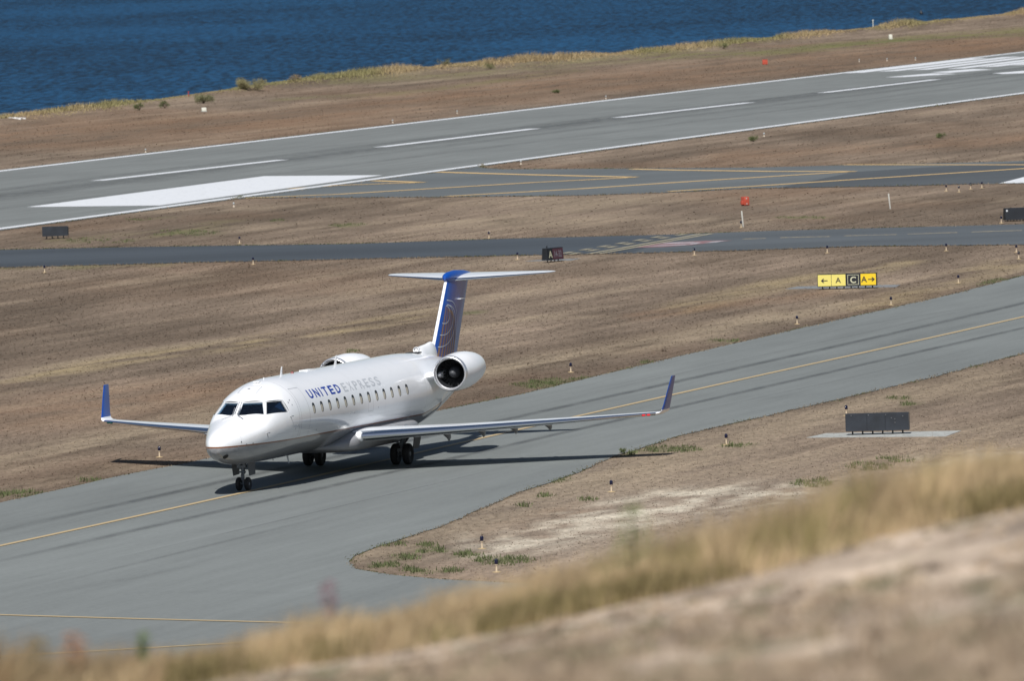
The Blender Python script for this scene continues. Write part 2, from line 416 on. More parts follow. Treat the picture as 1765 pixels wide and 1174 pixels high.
for nm, uvs in [('exit_line', [(422, 342), (580, 335.6), (921, 315), (1040, 309), (1094, 306)]), ('exit_line', [(754, 297), (887, 301), (1094, 306)]),
    ('exit_line', [(769, 339), (1000, 326), (1180, 314), (1472, 296)]), ('exit_line', [(1088, 292), (1165, 293.7), (1335, 296), (1472, 296)]),
    ('exit_line', [(1152, 330.5), (1300, 321.5), (1472, 310), (1765, 291), (1900, 282)]), ('exit_line', [(1455, 284.5), (1765, 284.5), (1900, 284)]),
    ('exit_line', [(500, 326), (580, 320), (728, 315)]), ('exit_line', [(643, 312), (728, 315)])]:
    line(nm, uvs, .85, M_PY, .036, False)
CL = [(-150, 975), (0, 944), (130, 915), (250, 889), (373, 862), (456, 844), (600, 811.5), (671, 792.5), (759, 771.5), (853, 751), (1000, 718), (1180, 677), (1300, 650), (1500, 607), (1765, 547), (1950, 505)]
line('taxiway_centre_line', CL, .25, M_PYc, .034)
line('apron_curve_line', [(-200, 1056), (0, 1066.5), (204, 1080), (493, 1085.5), (900, 1084)], .24, M_PYc, .034)
line('apron_curve_line', [(-200, 1146), (0, 1132), (170, 1119), (354, 1108), (700, 1094)], .22, M_PYc, .034)
for a, b in [((1345, 410.5), (1430, 408.5)), ((1455, 407.3), (1545, 405)), ((1565, 404.3), (1650, 401.5)), ((1675, 400.7), (1762, 398)), ((1790, 397.5), (1900, 394)), ((1280, 413), (1320, 411.5))]:
    line('taxiway_faded_line', [a, b], .5, M_PYd, .034, False)
# holding position: two solid and two dashed lines, and the red surface marking
HA, HB = G(1000, 439), G(1196, 404.2)
hd = (HB-HA).normalized(); hq = Vector((-hd.y, hd.x, 0))
if hq.x < 0: hq = -hq
L_ = (HB-HA).length
QH = []
for k in (0, 1):
    o = hq*(.25+.62*k); QH.append([HA+o, HB+o, HB+o+hq*.34, HA+o+hq*.34])
QD = []
for k in (0, 1):
    o = -hq*(.35+.75*k); t = k*1.2
    while t < L_-1.2:
        QD.append([HA+hd*t+o, HA+hd*(t+1.7)+o, HA+hd*(t+1.7)+o-hq*.4, HA+hd*t+o-hq*.4]); t += 3.4
quads('holding_line', QH+QD, M_PYh, .040)
quads('painted_red_marking', [GL([(1092, 428), (1140, 427), (1190, 423.5), (1262, 415.3), (1215, 416), (1150, 419)])], M_PR, .036)
quads('painted_white_digits', [GL(q) for q in [[(1112, 425.8), (1180, 423.7), (1188, 422.2), (1140, 424)], [(1132, 421.6), (1160, 419.2), (1200, 418.4), (1192, 420)],
    [(1185, 423), (1200, 421.5), (1210, 418.8), (1198, 419.3)], [(1215, 420.2), (1236, 418.8), (1252, 416.2), (1230, 417.2)]]], M_PWd, .041)

# soft dark tyre marks and seams on the taxiway
g = NG('tyre rubber on asphalt'); at = g.new('ShaderNodeAttribute', attribute_name='Col'); tr = g.new('ShaderNodeBsdfTransparent'); mx = g.new('ShaderNodeMixShader')
o_ = g.obj(); nn = g.remap(g.noise(o_, .9, 1, .35, 1, 5, .7), .35, .65, .35, 1.0)
g.l(g.math('MULTIPLY', at.outputs['Fac'], nn), mx.inputs[0]); g.l(tr.outputs[0], mx.inputs[1]); g.l(g.b.outputs[0], mx.inputs[2])
g.b.inputs['Base Color'].default_value = (.075, .082, .088, 1); g.b.inputs['Roughness'].default_value = .85
g.l(mx.outputs[0], g.n.nodes['Material Output'].inputs[0]); M_TYRE = g.m
def softline(name, uvs, wd, a, z):
    P = smoothline(GL(uvs)); n = len(P); V = []; F = []; C = []
    for i, p in enumerate(P):
        q0 = P[max(0, i-1)]; q1 = P[min(n-1, i+1)]; d = q1-q0; d.normalize(); q = Vector((-d.y, d.x, 0))*wd/2
        e = min(1, i/6, (n-1-i)/6)
        for s_, al in ((-1, 0), (0, a*e), (1, 0)): V.append((p.x+q.x*s_, p.y+q.y*s_, z)); C.append((al,)*3)
        if i: k = 3*i; F += [(k-3, k, k+1, k-2), (k-2, k+1, k+2, k-1)]
    return tag(np_obj(name, V, F, M_TYRE, C), kind='structure')
for i, (u_, wd, a) in enumerate([([(-100, 938), (0, 917), (260, 859), (470, 812), (700, 762), (860, 727), (1180, 656), (1450, 596), (1765, 524), (1900, 490)], .8, .62),
    ([(-100, 992), (0, 970), (215, 919), (470, 862), (680, 815), (860, 773), (1100, 717), (1180, 700), (1450, 638), (1765, 566), (1900, 535)], .7, .6),
    ([(0, 1030), (100, 1005), (300, 960), (500, 905), (570, 891), (640, 873)], .5, .45), ([(570, 891.5), (605, 893)], .25, .6),
    ([(0, 1040), (170, 1035), (300, 1000), (440, 945)], .9, .3), ([(220, 1022), (420, 1007), (500, 1022), (640, 1025)], 1.6, .33), ([(0, 1003), (90, 997), (160, 985)], .8, .35),
    ([(150, 922), (340, 912), (500, 911), (620, 905)], .35, .3), ([(640, 905), (900, 830), (1010, 800)], 1.2, .2), ([(1350, 640), (1550, 590), (1765, 540)], 2.2, .2),
    ([(1380, 585), (1500, 548), (1640, 535), (1765, 520)], .35, .35), ([(0, 905), (373, 824), (600, 774)], .10, .5), ([(0, 1010), (130, 981), (373, 926), (600, 871), (853, 812), (1000, 776)], .10, .5), ([(900, 706), (1180, 643), (1500, 573), (1765, 513)], .10, .45), ([(1000, 752), (1300, 690), (1500, 645), (1765, 583)], .10, .45), ([(60, 880), (200, 845), (340, 812)], 1.0, .25), ([(0, 1100), (180, 1096), (420, 1120)], .7, .25)]):
    softline('tyre_mark', u_, wd, a, .028+.0006*i)
for i, (y0, y1, f, wd, a) in enumerate([(480, 1000, .53, 7, .40), (600, 1000, .42, 3, .25), (520, 760, .62, 3.5, .3), (480, 900, .30, 2, .18), (650, 1000, .57, 2.2, .3)]):
    P = [rw(f+.01*math.sin(y*.02+i), y) for y in np.linspace(y0, y1, 60)]
    V = []; F = []; C = []
    for j, p in enumerate(P):
        e = min(1, j/10, (59-j)/10)
        for s_, al in ((-.5, 0), (0, a*e), (.5, 0)): V.append((p.x+s_*wd, p.y, .0335+.0006*i)); C.append((al,)*3)
        if j: k = 3*j; F += [(k-3, k, k+1, k-2), (k-2, k+1, k+2, k-1)]
    tag(np_obj('tyre_mark', V, F, M_TYRE, C), kind='structure')

# ------------------------------------------------------------------ ground, shore, water
SHORE = [(-400, 262), (-150, 222), (0, 206), (102, 197.6), (194, 188), (296, 173), (345, 171), (419, 152), (511, 143), (590, 136), (675, 127), (752, 118), (832, 112), (975, 109), (1132, 92), (1180, 87), (1277, 75), (1356, 68), (1403, 64), (1472, 53), (1765, 23), (2200, -18)]
SHW = [G(*p) for p in SHORE]
for i in range(3): SHW = [SHW[0]]+[(SHW[i-1]+SHW[i]*2+SHW[i+1])/4 for i in range(1, len(SHW)-1)]+[SHW[-1]]
sx_ = np.array([p.x for p in SHW]); sy_ = np.array([p.y for p in SHW])
def shore_y(x): return np.interp(x, sx_, sy_)
# (extend the shoreline beyond the survey)
sx_ = np.concatenate([[-4000], sx_, [4000]]); sy_ = np.concatenate([[sy_[0]-2600*.3], sy_, [sy_[-1]+3000]])
def ground_z(x, y):
    d = y-(shore_y(x)-14)
    z = np.where(d > 0, .35*np.clip(d/6, 0, 1), 0.0)
    e = y-(shore_y(x)+1)
    return np.where(e > 0, z-np.clip(e*.5, 0, 6), z)
xs = np.concatenate([[-3000, -900, -300, -150, -110], np.arange(-85, 110, .6), [115, 130, 170, 300, 900, 3000]])
ys = [-400, 0, 100, 160, 200, 225]; yv = 236.0
while yv < 1300: ys.append(yv); yv += .9 + (yv-236)*.0032
ys += [1400, 1600, 2200, 3600]; ys = np.array(ys, float)
X, Y = np.meshgrid(xs, ys); X = X.ravel(); Y = Y.ravel(); Z = ground_z(X, Y)
c = field_colour(X, Y)
nx = len(xs); ny = len(ys); idx = np.arange(nx*ny).reshape(ny, nx)
F = np.stack([idx[:-1, :-1].ravel(), idx[:-1, 1:].ravel(), idx[1:, 1:].ravel(), idx[1:, :-1].ravel()], 1)
g = NG('dry mown grass ground'); at = g.new('ShaderNodeAttribute', attribute_name='Col'); o_ = g.obj()
n1 = g.noise(o_, 4.0, 1, .28, 1, 6, .85)
mp = g.new('ShaderNodeMapping'); mp.inputs['Rotation'].default_value = (0, 0, RWY_A); g.l(o_, mp.inputs[0]); n2 = g.noise(mp.outputs[0], 1.5, 1, .07, 1, 5, .75)
k = g.math('ADD', g.remap(n1, .32, .68, .60, 1.40), g.remap(n2, .3, .7, -.20, .20))
g.l(g.scale(at.outputs['Color'], k), g.b.inputs['Base Color']); g.b.inputs['Roughness'].default_value = .95; g.b.inputs['Specular IOR Level'].default_value = .1
bp = g.new('ShaderNodeBump'); bp.inputs['Strength'].default_value = .5; bp.inputs['Distance'].default_value = .12; g.l(n1, bp.inputs['Height']); g.l(bp.outputs[0], g.b.inputs['Normal'])
M_GROUND = g.m
tag(np_obj('ground', np.stack([X, Y, Z], 1), F, M_GROUND, c, True), kind='structure')

g = NG('bay water'); o_ = g.obj()
mp = g.new('ShaderNodeMapping'); mp.inputs['Rotation'].default_value = (0, 0, .10); g.l(o_, mp.inputs[0]); o2 = mp.outputs[0]
a = g.noise(o2, 1.7, .75, .15, 1, 3, .6); b = g.noise(o2, .05, 1, .10, 1, 3); d = g.noise(o2, .012, .6, .5, 1, 3)
k = g.math('ADD', g.remap(a, .42, .60, 0, 1), g.remap(b, .3, .7, -.12, .12)); k = g.math('ADD', k, g.remap(d, .35, .65, -.25, .25), clamp=True)
g.l(g.mix(k, (.002, .012, .029), (.009, .060, .142)), g.b.inputs['Base Color'])
g.b.inputs['Roughness'].default_value = .45; g.b.inputs['Specular IOR Level'].default_value = .05
bp = g.new('ShaderNodeBump'); bp.inputs['Strength'].default_value = .6; bp.inputs['Distance'].default_value = .35; g.l(a, bp.inputs['Height']); g.l(bp.outputs[0], g.b.inputs['Normal'])
tag(mesh_obj('water', [(-20000, 300, -1.6), (20000, 300, -1.6), (20000, 40000, -1.6), (-20000, 40000, -1.6)], [(0, 1, 2, 3)], g.m), kind='structure')

# ------------------------------------------------------------------ blades
def leaf_mat(name, rough=.85, tl=.25, up=0):
    g = NG(name)
    if up:
        cn = g.new('ShaderNodeCombineXYZ'); cn.inputs[2].default_value = 1; g.l(cn.outputs[0], g.b.inputs['Normal'])
    at = g.new('ShaderNodeAttribute', attribute_name='Col'); g.l(at.outputs['Color'], g.b.inputs['Base Color'])
    g.b.inputs['Roughness'].default_value = rough; g.b.inputs['Specular IOR Level'].default_value = .15
    if tl:
        t = g.new('ShaderNodeBsdfTranslucent'); g.l(at.outputs['Color'], t.inputs[0]); m = g.new('ShaderNodeMixShader'); m.inputs[0].default_value = tl
        g.l(g.b.outputs[0], m.inputs[1]); g.l(t.outputs[0], m.inputs[2]); g.l(m.outputs[0], g.n.nodes['Material Output'].inputs[0])
    return g.m
M_BLADE = leaf_mat('dry grass blades'); M_MOWN = leaf_mat('mown grass blades', .9, .45)
def blades(name, x, y, z, h, wd, col, lean=.35, m=None, seg=1, windx=0.0):
    n = len(x); a = rng.uniform(0, 2*np.pi, n); l = rng.uniform(0, lean, n)*h; b = rng.uniform(0, 2*np.pi, n)
    dx = np.cos(a)*wd/2; dy = np.sin(a)*wd/2; tx = np.cos(b)*l+windx*h; ty = np.sin(b)*l
    if seg == 1:
        V = np.stack([np.stack([x-dx, y-dy, z-.01+0*h], 1), np.stack([x+dx, y+dy, z-.01+0*h], 1), np.stack([x+tx, y+ty, z+h], 1)], 1).reshape(-1, 3)
        F = np.arange(3*n).reshape(n, 3); k = 3
    else:
        P = []
        for t, ww in ((0, 1), (.5, .8), (1, .15)):
            P.append(np.stack([x-dx*ww+tx*t*t, y-dy*ww+ty*t*t, z+h*t*(1-.12*t)-.01], 1)); P.append(np.stack([x+dx*ww+tx*t*t, y+dy*ww+ty*t*t, z+h*t*(1-.12*t)-.01], 1))
        V = np.stack(P, 1).reshape(-1, 3); i = np.arange(n)*6
        F = np.concatenate([np.stack([i, i+1, i+3, i+2], 1), np.stack([i+2, i+3, i+5, i+4], 1)], 0); k = 6
    return np_obj(name, V, F, m or M_BLADE, np.repeat(col, k, axis=0))
T1xy = [(p.x, p.y) for p in P_T1]; T2xy = [(p.x, p.y) for p in P_T2]; T3xy = [(p.x, p.y) for p in P_T3]; RWxy = [(p.x, p.y) for p in RWP]
def off_pave(x, y):
    k = ~(inpoly(x, y, T1xy) | inpoly(x, y, T2xy) | inpoly(x, y, T3xy) | inpoly(x, y, RWxy)); return k
def scatter(y0, y1, n):
    y = np.sqrt(rng.uniform(y0**2, y1**2, n)); x = rng.uniform(-.068, .068, n)*y; k = off_pave(x, y) & (y < shore_y(x)-4); return x[k], y[k]
for (y0, y1, n, h0, h1, w0, w1) in [(236, 345, 60000, .010, .035, .03, .10), (345, 500, 55000, .012, .045, .05, .15), (500, 1150, 40000, .015, .06, .10, .30)]:
    x, y = scatter(y0, y1, n); c = field_colour(x, y); gr = (c[:, 1] > c[:, 0]*1.0)
    h = rng.uniform(h0, h1, len(x))*np.where(gr, 1.8, 1)
    f = rng.uniform(.8, 1.35, len(x))[:, None]
    tag(blades('mown_grass', x, y, ground_z(x, y), h, rng.uniform(w0, w1, len(x)), np.clip(c*f, 0, .7), 2.6, M_MOWN),
        'short brown mown grass covering the airfield', 'grass', kind='stuff')
ex = []; ey = []; ew = []
for poly, n_ in ((P_T1, 11000), (P_T2, 6000), (P_T3, 4000), ([rw(-.012, Y0), rw(-.012, 1000)], 2500), ([rw(1.012, Y0), rw(1.012, 1000)], 2500)):
    P_ = poly+[poly[0]] if poly[0] is P_T1[0] or poly is P_T2 or poly is P_T3 else poly
    sg_ = [(a, b, (b-a).length) for a, b in zip(P_[:-1], P_[1:])]; L_ = np.array([q[2] for q in sg_]); ii = rng.choice(len(sg_), n_, p=L_/L_.sum()); tt_ = rng.uniform(0, 1, n_)
    a_ = np.array([[q[0].x, q[0].y] for q in sg_])[ii]; b_ = np.array([[q[1].x, q[1].y] for q in sg_])[ii]; p_ = a_+(b_-a_)*tt_[:, None]
    d_ = (b_-a_)/np.linalg.norm(b_-a_, axis=1)[:, None]; clump = fbm(p_[:, 0]*1.3, p_[:, 1]*.35, 99, 3); o_n = rng.normal(0, .07, n_)*(.5+2*np.clip(clump-.4, 0, 1)*3)
    p_ = p_+np.stack([-d_[:, 1], d_[:, 0]], 1)*o_n[:, None]; ex.append(p_[:, 0]); ey.append(p_[:, 1])
ex = np.concatenate(ex); ey = np.concatenate(ey); kk = (np.abs(ex) < ey*.07) & (ey > 236) & ~inpoly(ex, ey, [(p.x, p.y) for p in [rw(.02, Y0), rw(.02, 1400), rw(.98, 1400), rw(.98, Y0)]]); ex, ey = ex[kk], ey[kk]
n = len(ex); gmix = np.clip((fbm(ex*.5, ey*.12, 101, 3)-.50)*7, 0, 1)[:, None]
ec = (np.array((.26, .21, .15))*(1-gmix)+np.array((.14, .145, .07))*gmix)*rng.uniform(.7, 1.3, n)[:, None]; es = np.clip(ey/300, .9, 2.6)
tag(blades('edge_grass', ex, ey, np.full(n, .02), rng.uniform(.012, .05, n)*es, rng.uniform(.03, .07, n)*es, ec, 2.2, M_MOWN), 'ragged dry grass creeping over the pavement edges', 'grass', kind='stuff')
# green weed tufts
gx = []; gy = []
for (u, v, rx, ry) in GREENS:
    n = int(4+rx*ry*.10); a = rng.uniform(0, 2*np.pi, n); r = np.sqrt(rng.uniform(0, 1, n)); 
    for q, s_ in zip(a, r): p = G(u+math.cos(q)*s_*rx, v+math.sin(q)*s_*ry); gx.append(p.x); gy.append(p.y)
gx = np.array(gx); gy = np.array(gy); k = off_pave(gx, gy); gx = gx[k]; gy = gy[k]
gx = np.repeat(gx, 12)+rng.normal(0, .10, len(gx)*12); gy = np.repeat(gy, 12)+rng.normal(0, .16, len(gy)*12)
n = len(gx); gc = np.array((.110, .130, .060))*rng.uniform(.6, 1.6, n)[:, None]*np.array([1, 1, 1])
tag(blades('green_weeds', gx, gy, np.zeros(n), rng.uniform(.04, .15, n), rng.uniform(.02, .05, n), gc, .8), 'low green weeds growing in the dry grass beside the taxiway', 'weeds', kind='stuff')
# tall grass on the shore bank
n = 60000; x = rng.uniform(-75, 95, n); back = np.abs(rng.normal(0, 1, n))*7
cl = fbm(x*.16, x*0+3.3, 31, 3); cl2 = fbm(x*.6, back*.2, 37, 3)
y = shore_y(x)+.5-back; hmx = np.clip((cl-.34)*2.6, .12, 1.35)*np.interp(x, [-45, -25, -5], [.55, .8, 1])*np.clip(1.2-back/13, .1, 1)
h = hmx*rng.uniform(.5, 1.15, n); k = (cl2 > .35) | (back < 4); x, y, h, cl, cl2 = x[k], y[k], h[k], cl[k], cl2[k]
n = len(x); t = np.clip((fbm(x*.11, y*.03, 41, 3)-.42)*4, 0, 1)[:, None]
c = np.array((.40, .31, .18))*(1-t)+np.array((.29, .265, .13))*t; c = c*rng.uniform(.7, 1.3, n)[:, None]
tag(blades('shore_grass', x, y, ground_z(x, y), h, rng.uniform(.05, .11, n), c, .9), 'tall straw coloured grass along the top of the shore bank', 'grass', kind='stuff')

# ------------------------------------------------------------------ foreground hillside
CU = [(-200, 1262), (0, 1226), (300, 1183), (500, 1150), (703, 1114), (900, 1073), (1023, 1044), (1313, 972), (1499, 916), (1715, 866), (1850, 840), (2000, 815)]
YC = 45.0
cx_, cz_ = [], []
for u, v in CU:
    d = ray(u, v); t = YC/d.y; cx_.append(d.x*t); cz_.append(CAM_H+d.z*t)
cx_ = np.array([-60, -20]+cx_+[20, 60]); cz_ = np.array([cz_[0]-3.2, cz_[0]-1.9]+cz_+[cz_[-1]+1.3, cz_[-1]+2.0])
def hill_z(x, y):
    zc = np.interp(x, cx_, cz_)
    zn = 17.45 + np.clip(x, -40, 40)*.02       # near level at y=22
    t = np.clip((y-22)/(YC-22), -3, 1); z = zn+(zc-zn)*t
    z = np.where(y < 22, zn+(22-y)*.02, z)
    d = y-YC; z = np.where(d > 0, zc-.04*d-.010*d*d*np.clip(1, 0, 1), z)
    z = np.where(d > 16, zc-.04*16-2.56-(d-16)*.36, z)
    z = z + (fbm(x*.9, y*.5, 51)-.5)*.05
    return np.maximum(z, -3)
xs = np.concatenate([np.arange(-60, -8, 2.0), np.arange(-8, 8, .10), np.arange(8, 61, 2.0)])
ys = np.concatenate([np.arange(-60, 14, 6.0), np.arange(14, 52, .16), np.arange(52, 130, 3.0)])
X, Y = np.meshgrid(xs, ys); X = X.ravel(); Y = Y.ravel(); Z = hill_z(X, Y)
def hill_colour(x, y):
    a = fbm(x*4.5, y*.8, 61); b = fbm(x*1.3, y*.3, 63); d = fbm(x*10, y*1.8, 65); e = fbm(x*3.2, y*.7, 67)
    c = np.array((.38, .305, .24))[None]*np.ones((len(x), 3))*(1+(a-.5)*1.3)[:, None]*(1+(b-.5)*1.0)[:, None]
    m = np.clip((a*.5+d*.5-.52)*6, 0, 1)[:, None]*.65; c = c*(1-m)+np.array((.45, .37, .295))*m
    m = np.clip((.42-a*.5-d*.5)*7, 0, 1)[:, None]*.75; c = c*(1-m)+np.array((.13, .108, .085))*m
    m = np.clip((e-.60)*9, 0, 1)[:, None]*.6; c = c*(1-m)+np.array((.11, .125, .055))*m
    return c
nx = len(xs); ny = len(ys); idx = np.arange(nx*ny).reshape(ny, nx)
F = np.stack([idx[:-1, :-1].ravel(), idx[:-1, 1:].ravel(), idx[1:, 1:].ravel(), idx[1:, :-1].ravel()], 1)
g = NG('hillside soil'); at = g.new('ShaderNodeAttribute', attribute_name='Col'); n1 = g.noise(g.obj(), 14, 1, .6, 1, 5, .7)
g.l(g.scale(at.outputs['Color'], g.remap(n1, .3, .7, .7, 1.3)), g.b.inputs['Base Color']); g.b.inputs['Roughness'].default_value = .95; g.b.inputs['Specular IOR Level'].default_value = .1
tag(np_obj('hillside', np.stack([X, Y, Z], 1), F, g.m, hill_colour(X, Y), True), kind='structure')
# short sparse grass on the near slope
n = 60000; y = rng.uniform(16, 44.5, n); x = rng.uniform(-.075, .075, n)*y*rng.choice([1, 1, 1, 1.8], n)
cl = fbm(x*3.5, y*1.2, 71, 3); k = cl > .50; x, y, cl = x[k], y[k], cl[k]; n = len(x)
h = rng.uniform(.03, .09, n)*np.clip((cl-.42)*6, .4, 1.8)*np.interp(y, [30, 40], [1, .35])
t = (fbm(x*3.2, y*.7, 67) > .60)[:, None]*.6; c = (np.array((.38, .305, .225))*(1-t)+np.array((.15, .17, .08))*t)*rng.uniform(.55, 1.3, n)[:, None]
tag(blades('short_dry_grass', x, y, hill_z(x, y), h, rng.uniform(.006, .012, n), c, .9, seg=2), 'short sparse dry grass on the near hillside', 'grass', kind='stuff')
# bunches of dry grass on the near slope
nb = 3600; by = rng.uniform(21, 44, nb); bx = rng.uniform(-.085, .085, nb)*by; kk = fbm(bx*2.2, by*.5, 75, 3) > .44; bx, by = bx[kk], by[kk]; nb = len(bx)
bc = np.array((.50, .40, .295))*rng.uniform(.55, 1.25, nb)[:, None]; gk = rng.uniform(0, 1, nb) < .12; bc[gk] = np.array((.16, .165, .095)); dk_ = rng.uniform(0, 1, nb) < .18; bc[dk_] = np.array((.17, .135, .10))
bh = rng.uniform(.05, .13, nb)*np.interp(by, [28, 40], [1, .38]); m_ = 30
x = np.repeat(bx, m_)+rng.normal(0, 1, nb*m_)*np.repeat(bh, m_)*.45; y = np.repeat(by, m_)+rng.normal(0, 1, nb*m_)*np.repeat(bh, m_)*.45
tag(blades('dry_grass_bunches', x, y, hill_z(x, y), np.repeat(bh, m_)*rng.uniform(.5, 1.1, nb*m_), rng.uniform(.004, .009, nb*m_), np.repeat(bc, m_, axis=0)*rng.uniform(.7, 1.25, nb*m_)[:, None], .8, seg=2), 'bunches of pale dry grass scattered over the near hillside', 'grass', kind='stuff')
# tall golden grass along the crest
def crest(n, xa, xb, wmul):
    x = rng.uniform(xa, xb, n); y = YC+rng.normal(.2, .75, n); cl = fbm(x*1.7, y*1.0, 81, 3); c2 = fbm(x*.5, y*.3, 83, 3)
    rise = np.interp(x, [-3, -2, -1.2, 0, 1.2, 2.6], [.34, .29, .26, .34, .39, .32])
    h = rise*(.30+.85*rng.uniform(0, 1, n)**1.2)*(.25+1.5*cl)*np.clip(1.2-np.abs(y-YC-.2)/2.2, .3, 1)
    t = np.clip((cl-.52)*4, 0, 1)[:, None]*.7; c = np.array((.50, .385, .235))*(1-t)+np.array((.42, .33, .19))*t
    c = c*(.55+.9*fbm(x*4.5, y*1.5, 85, 3))[:, None]*np.clip(1+(x+1.2)*.22, .68, 1)[:, None]
    gm = np.clip((fbm(x*2.4, y*2, 87, 2)-.68)*10, 0, 1)[:, None]*.6; c = c*(1-gm)+np.array((.20, .21, .05))*gm
    rm = np.clip((-1.5-x)*1.2, 0, 1)[:, None]*np.clip((fbm(x*3, y*1, 89, 2)-.45)*6, 0, 1)[:, None]*.6; c = c*(1-rm)+np.array((.30, .16, .08))*rm
    return x, y, h, rng.uniform(.004, .008, n)*wmul, np.clip(c*rng.uniform(.65, 1.3, n)[:, None], 0, .8)
A1 = crest(46000, -3.6, 3.6, 1); A2 = crest(22000, -16, 16, 1.8)
n = 30000; x = rng.uniform(-6, 6, n); y = YC+rng.uniform(-1.6, -.5, n); k = fbm(x*2.4, y*.4, 95, 3)+rng.uniform(-.07, .07, n) > .50; x, y = x[k], y[k]; n = len(x)
A3 = (x, y, rng.uniform(.04, .20, n), rng.uniform(.006, .012, n), np.array((.24, .195, .095))*rng.uniform(.5, 1.4, n)[:, None])
x, y, h, wd, c = [np.concatenate(q) for q in zip(A1, A2, A3)]
tag(blades('tall_dry_grass', x, y, hill_z(x, y), h, wd, c, .45, seg=2, windx=.12), 'tall golden dry grass along the crest of the near hillside', 'grass', kind='stuff')

# plants standing above the crest grass, each a thing of its own
def weed(u, v_top, label, col, hh, n=26, spread=.05, cat='plant'):
    d = ray(u, v_top); t = YC/d.y; x0 = d.x*t; ztop = CAM_H+d.z*t; z0 = float(hill_z(np.array([x0]), np.array([YC]))[0]); H_ = max(.15, ztop-z0)
    root = empty('weed_plant', (x0, YC, z0), 0, label, cat, 'single plants rising above the crest grass')
    mb = MB(); rr = random.Random(int(u))
    for i in range(4):
        a = rr.uniform(0, 6.28); mb.tube((0, 0, 0), (math.cos(a)*spread*.6, math.sin(a)*spread*.6, H_*rr.uniform(.7, .95)), .004, .002, 5)
    mb.build('stem', mat('weed stem '+str(int(u)), tuple(q*.7 for q in col), .9), root)
    V = []; F = []
    for i in range(n*5):
        a = rr.uniform(0, 6.28); z = H_*rr.uniform(1-hh, 1.0); r = spread*rr.uniform(.1, 1.1)*(1.15-z/H_*.5); p = Vector((math.cos(a)*r, math.sin(a)*r, z))
        q = Vector((rr.uniform(-1, 1), rr.uniform(-1, 1), rr.uniform(-.3, 1))).normalized(); s_ = q.orthogonal().normalized()*.006; b = len(V)
        V += [p-s_, p+s_, p+q*.03+s_*.3]; F.append((b, b+1, b+2))
    mesh_obj('foliage', V, F, mat('weed leaves '+str(int(u)), col, .9, var=.3, vscale=30), root)
weed(1092, 868, 'tall green weed rising above the middle of the blurred crest grass', (.13, .16, .06), .75, 40, .14)
weed(566, 1003, 'purple brown seed head above the crest grass left of centre', (.20, .12, .14), .45, 20, .06)
weed(128, 1092, 'reddish brown weed among the crest grass near the lower left corner', (.30, .15, .08), .7, 40, .10)
weed(62, 1100, 'dark brown weed at the far lower left corner of the crest grass', (.17, .13, .06), .8, 40, .09)
weed(246, 1088, 'thin green stalk above the crest grass at the lower left', (.12, .17, .06), .6, 22, .05)

# ================================================================== AIRCRAFT (local frame: X forward, Y port, Z up; xa = metres aft of the nose wheel)
PLZ = .021
plane = empty('passenger_jet', (AX, AY, PLZ), math.atan2(AF.y, AF.x), 'white twin engine regional passenger jet with blue tail taxiing along the yellow line', 'airplane')
def P(xa, y, z): return Vector((-xa, y, z))
PM = Matrix.Translation((AX, AY, PLZ)) @ Matrix.Rotation(math.atan2(AF.y, AF.x), 4, 'Z'); PMI = PM.inverted()
def interp(tab, x):   # monotone cubic through table rows (x, a, b, ...)
    tab = np.array(tab); X_ = tab[:, 0]; out = []
    for k in range(1, tab.shape[1]):
        y = tab[:, k]; h = np.diff(X_); d = np.diff(y)/h; m = np.zeros(len(y)); m[0] = d[0]; m[-1] = d[-1]
        for i in range(1, len(y)-1):
            if d[i-1]*d[i] > 0: w1 = 2*h[i]+h[i-1]; w2 = h[i]+2*h[i-1]; m[i] = (w1+w2)/(w1/d[i-1]+w2/d[i])
        i = int(np.clip(np.searchsorted(X_, x)-1, 0, len(h)-1)); t = (x-X_[i])/h[i]
        out.append((2*t**3-3*t**2+1)*y[i]+(t**3-2*t**2+t)*h[i]*m[i]+(-2*t**3+3*t**2)*y[i+1]+(t**3-t**2)*h[i]*m[i+1])
    return out
FT = [  # xa, top, bottom, half width, z of max width
    (-2.62, 1.66, 1.56, .04, 1.61), (-2.59, 1.78, 1.44, .16, 1.61), (-2.50, 1.90, 1.33, .27, 1.61), (-2.3, 2.02, 1.20, .40, 1.62), (-2.0, 2.13, 1.10, .53, 1.66), (-1.6, 2.24, 1.01, .67, 1.73), (-1.1, 2.36, .94, .83, 1.83),
    (-.75, 2.44, .91, .935, 1.90), (-.48, 2.52, .895, 1.005, 1.95), (-.2, 2.74, .885, 1.075, 2.0), (.1, 2.955, .875, 1.14, 2.05), (.4, 3.11, .87, 1.195, 2.09), (.9, 3.29, .865, 1.27, 2.14), (1.5, 3.43, .86, 1.325, 2.18),
    (2.2, 3.52, .86, 1.345, 2.20), (3.0, 3.55, .86, 1.345, 2.205), (14.6, 3.55, .86, 1.345, 2.205), (15.6, 3.54, .90, 1.32, 2.22), (17.0, 3.48, 1.04, 1.20, 2.30), (18.5, 3.36, 1.28, .98, 2.40), (20.0, 3.18, 1.58, .72, 2.46),
    (21.5, 2.99, 1.95, .45, 2.50), (22.8, 2.80, 2.25, .22, 2.54), (23.4, 2.68, 2.44, .08, 2.56)]
def fsec(xa): return interp(FT, xa)
NR = 96
sta = list(-2.62+np.array([0, .004, .012, .03, .06, .1, .15, .22, .3])) + list(np.arange(-2.2, 3.0, .08)) + list(np.arange(3.0, 14.6, .3)) + list(np.arange(14.6, 23.4, .2)) + [23.4]
def fpt(xa, th):   # th 0=top, 90deg=port
    zt, zb, hw, zm = fsec(xa); c_, s_ = math.cos(th), math.sin(th)
    return P(xa, hw*s_, zm+(zt-zm)*c_ if c_ > 0 else zm+(zm-zb)*c_)
V = []; F = []
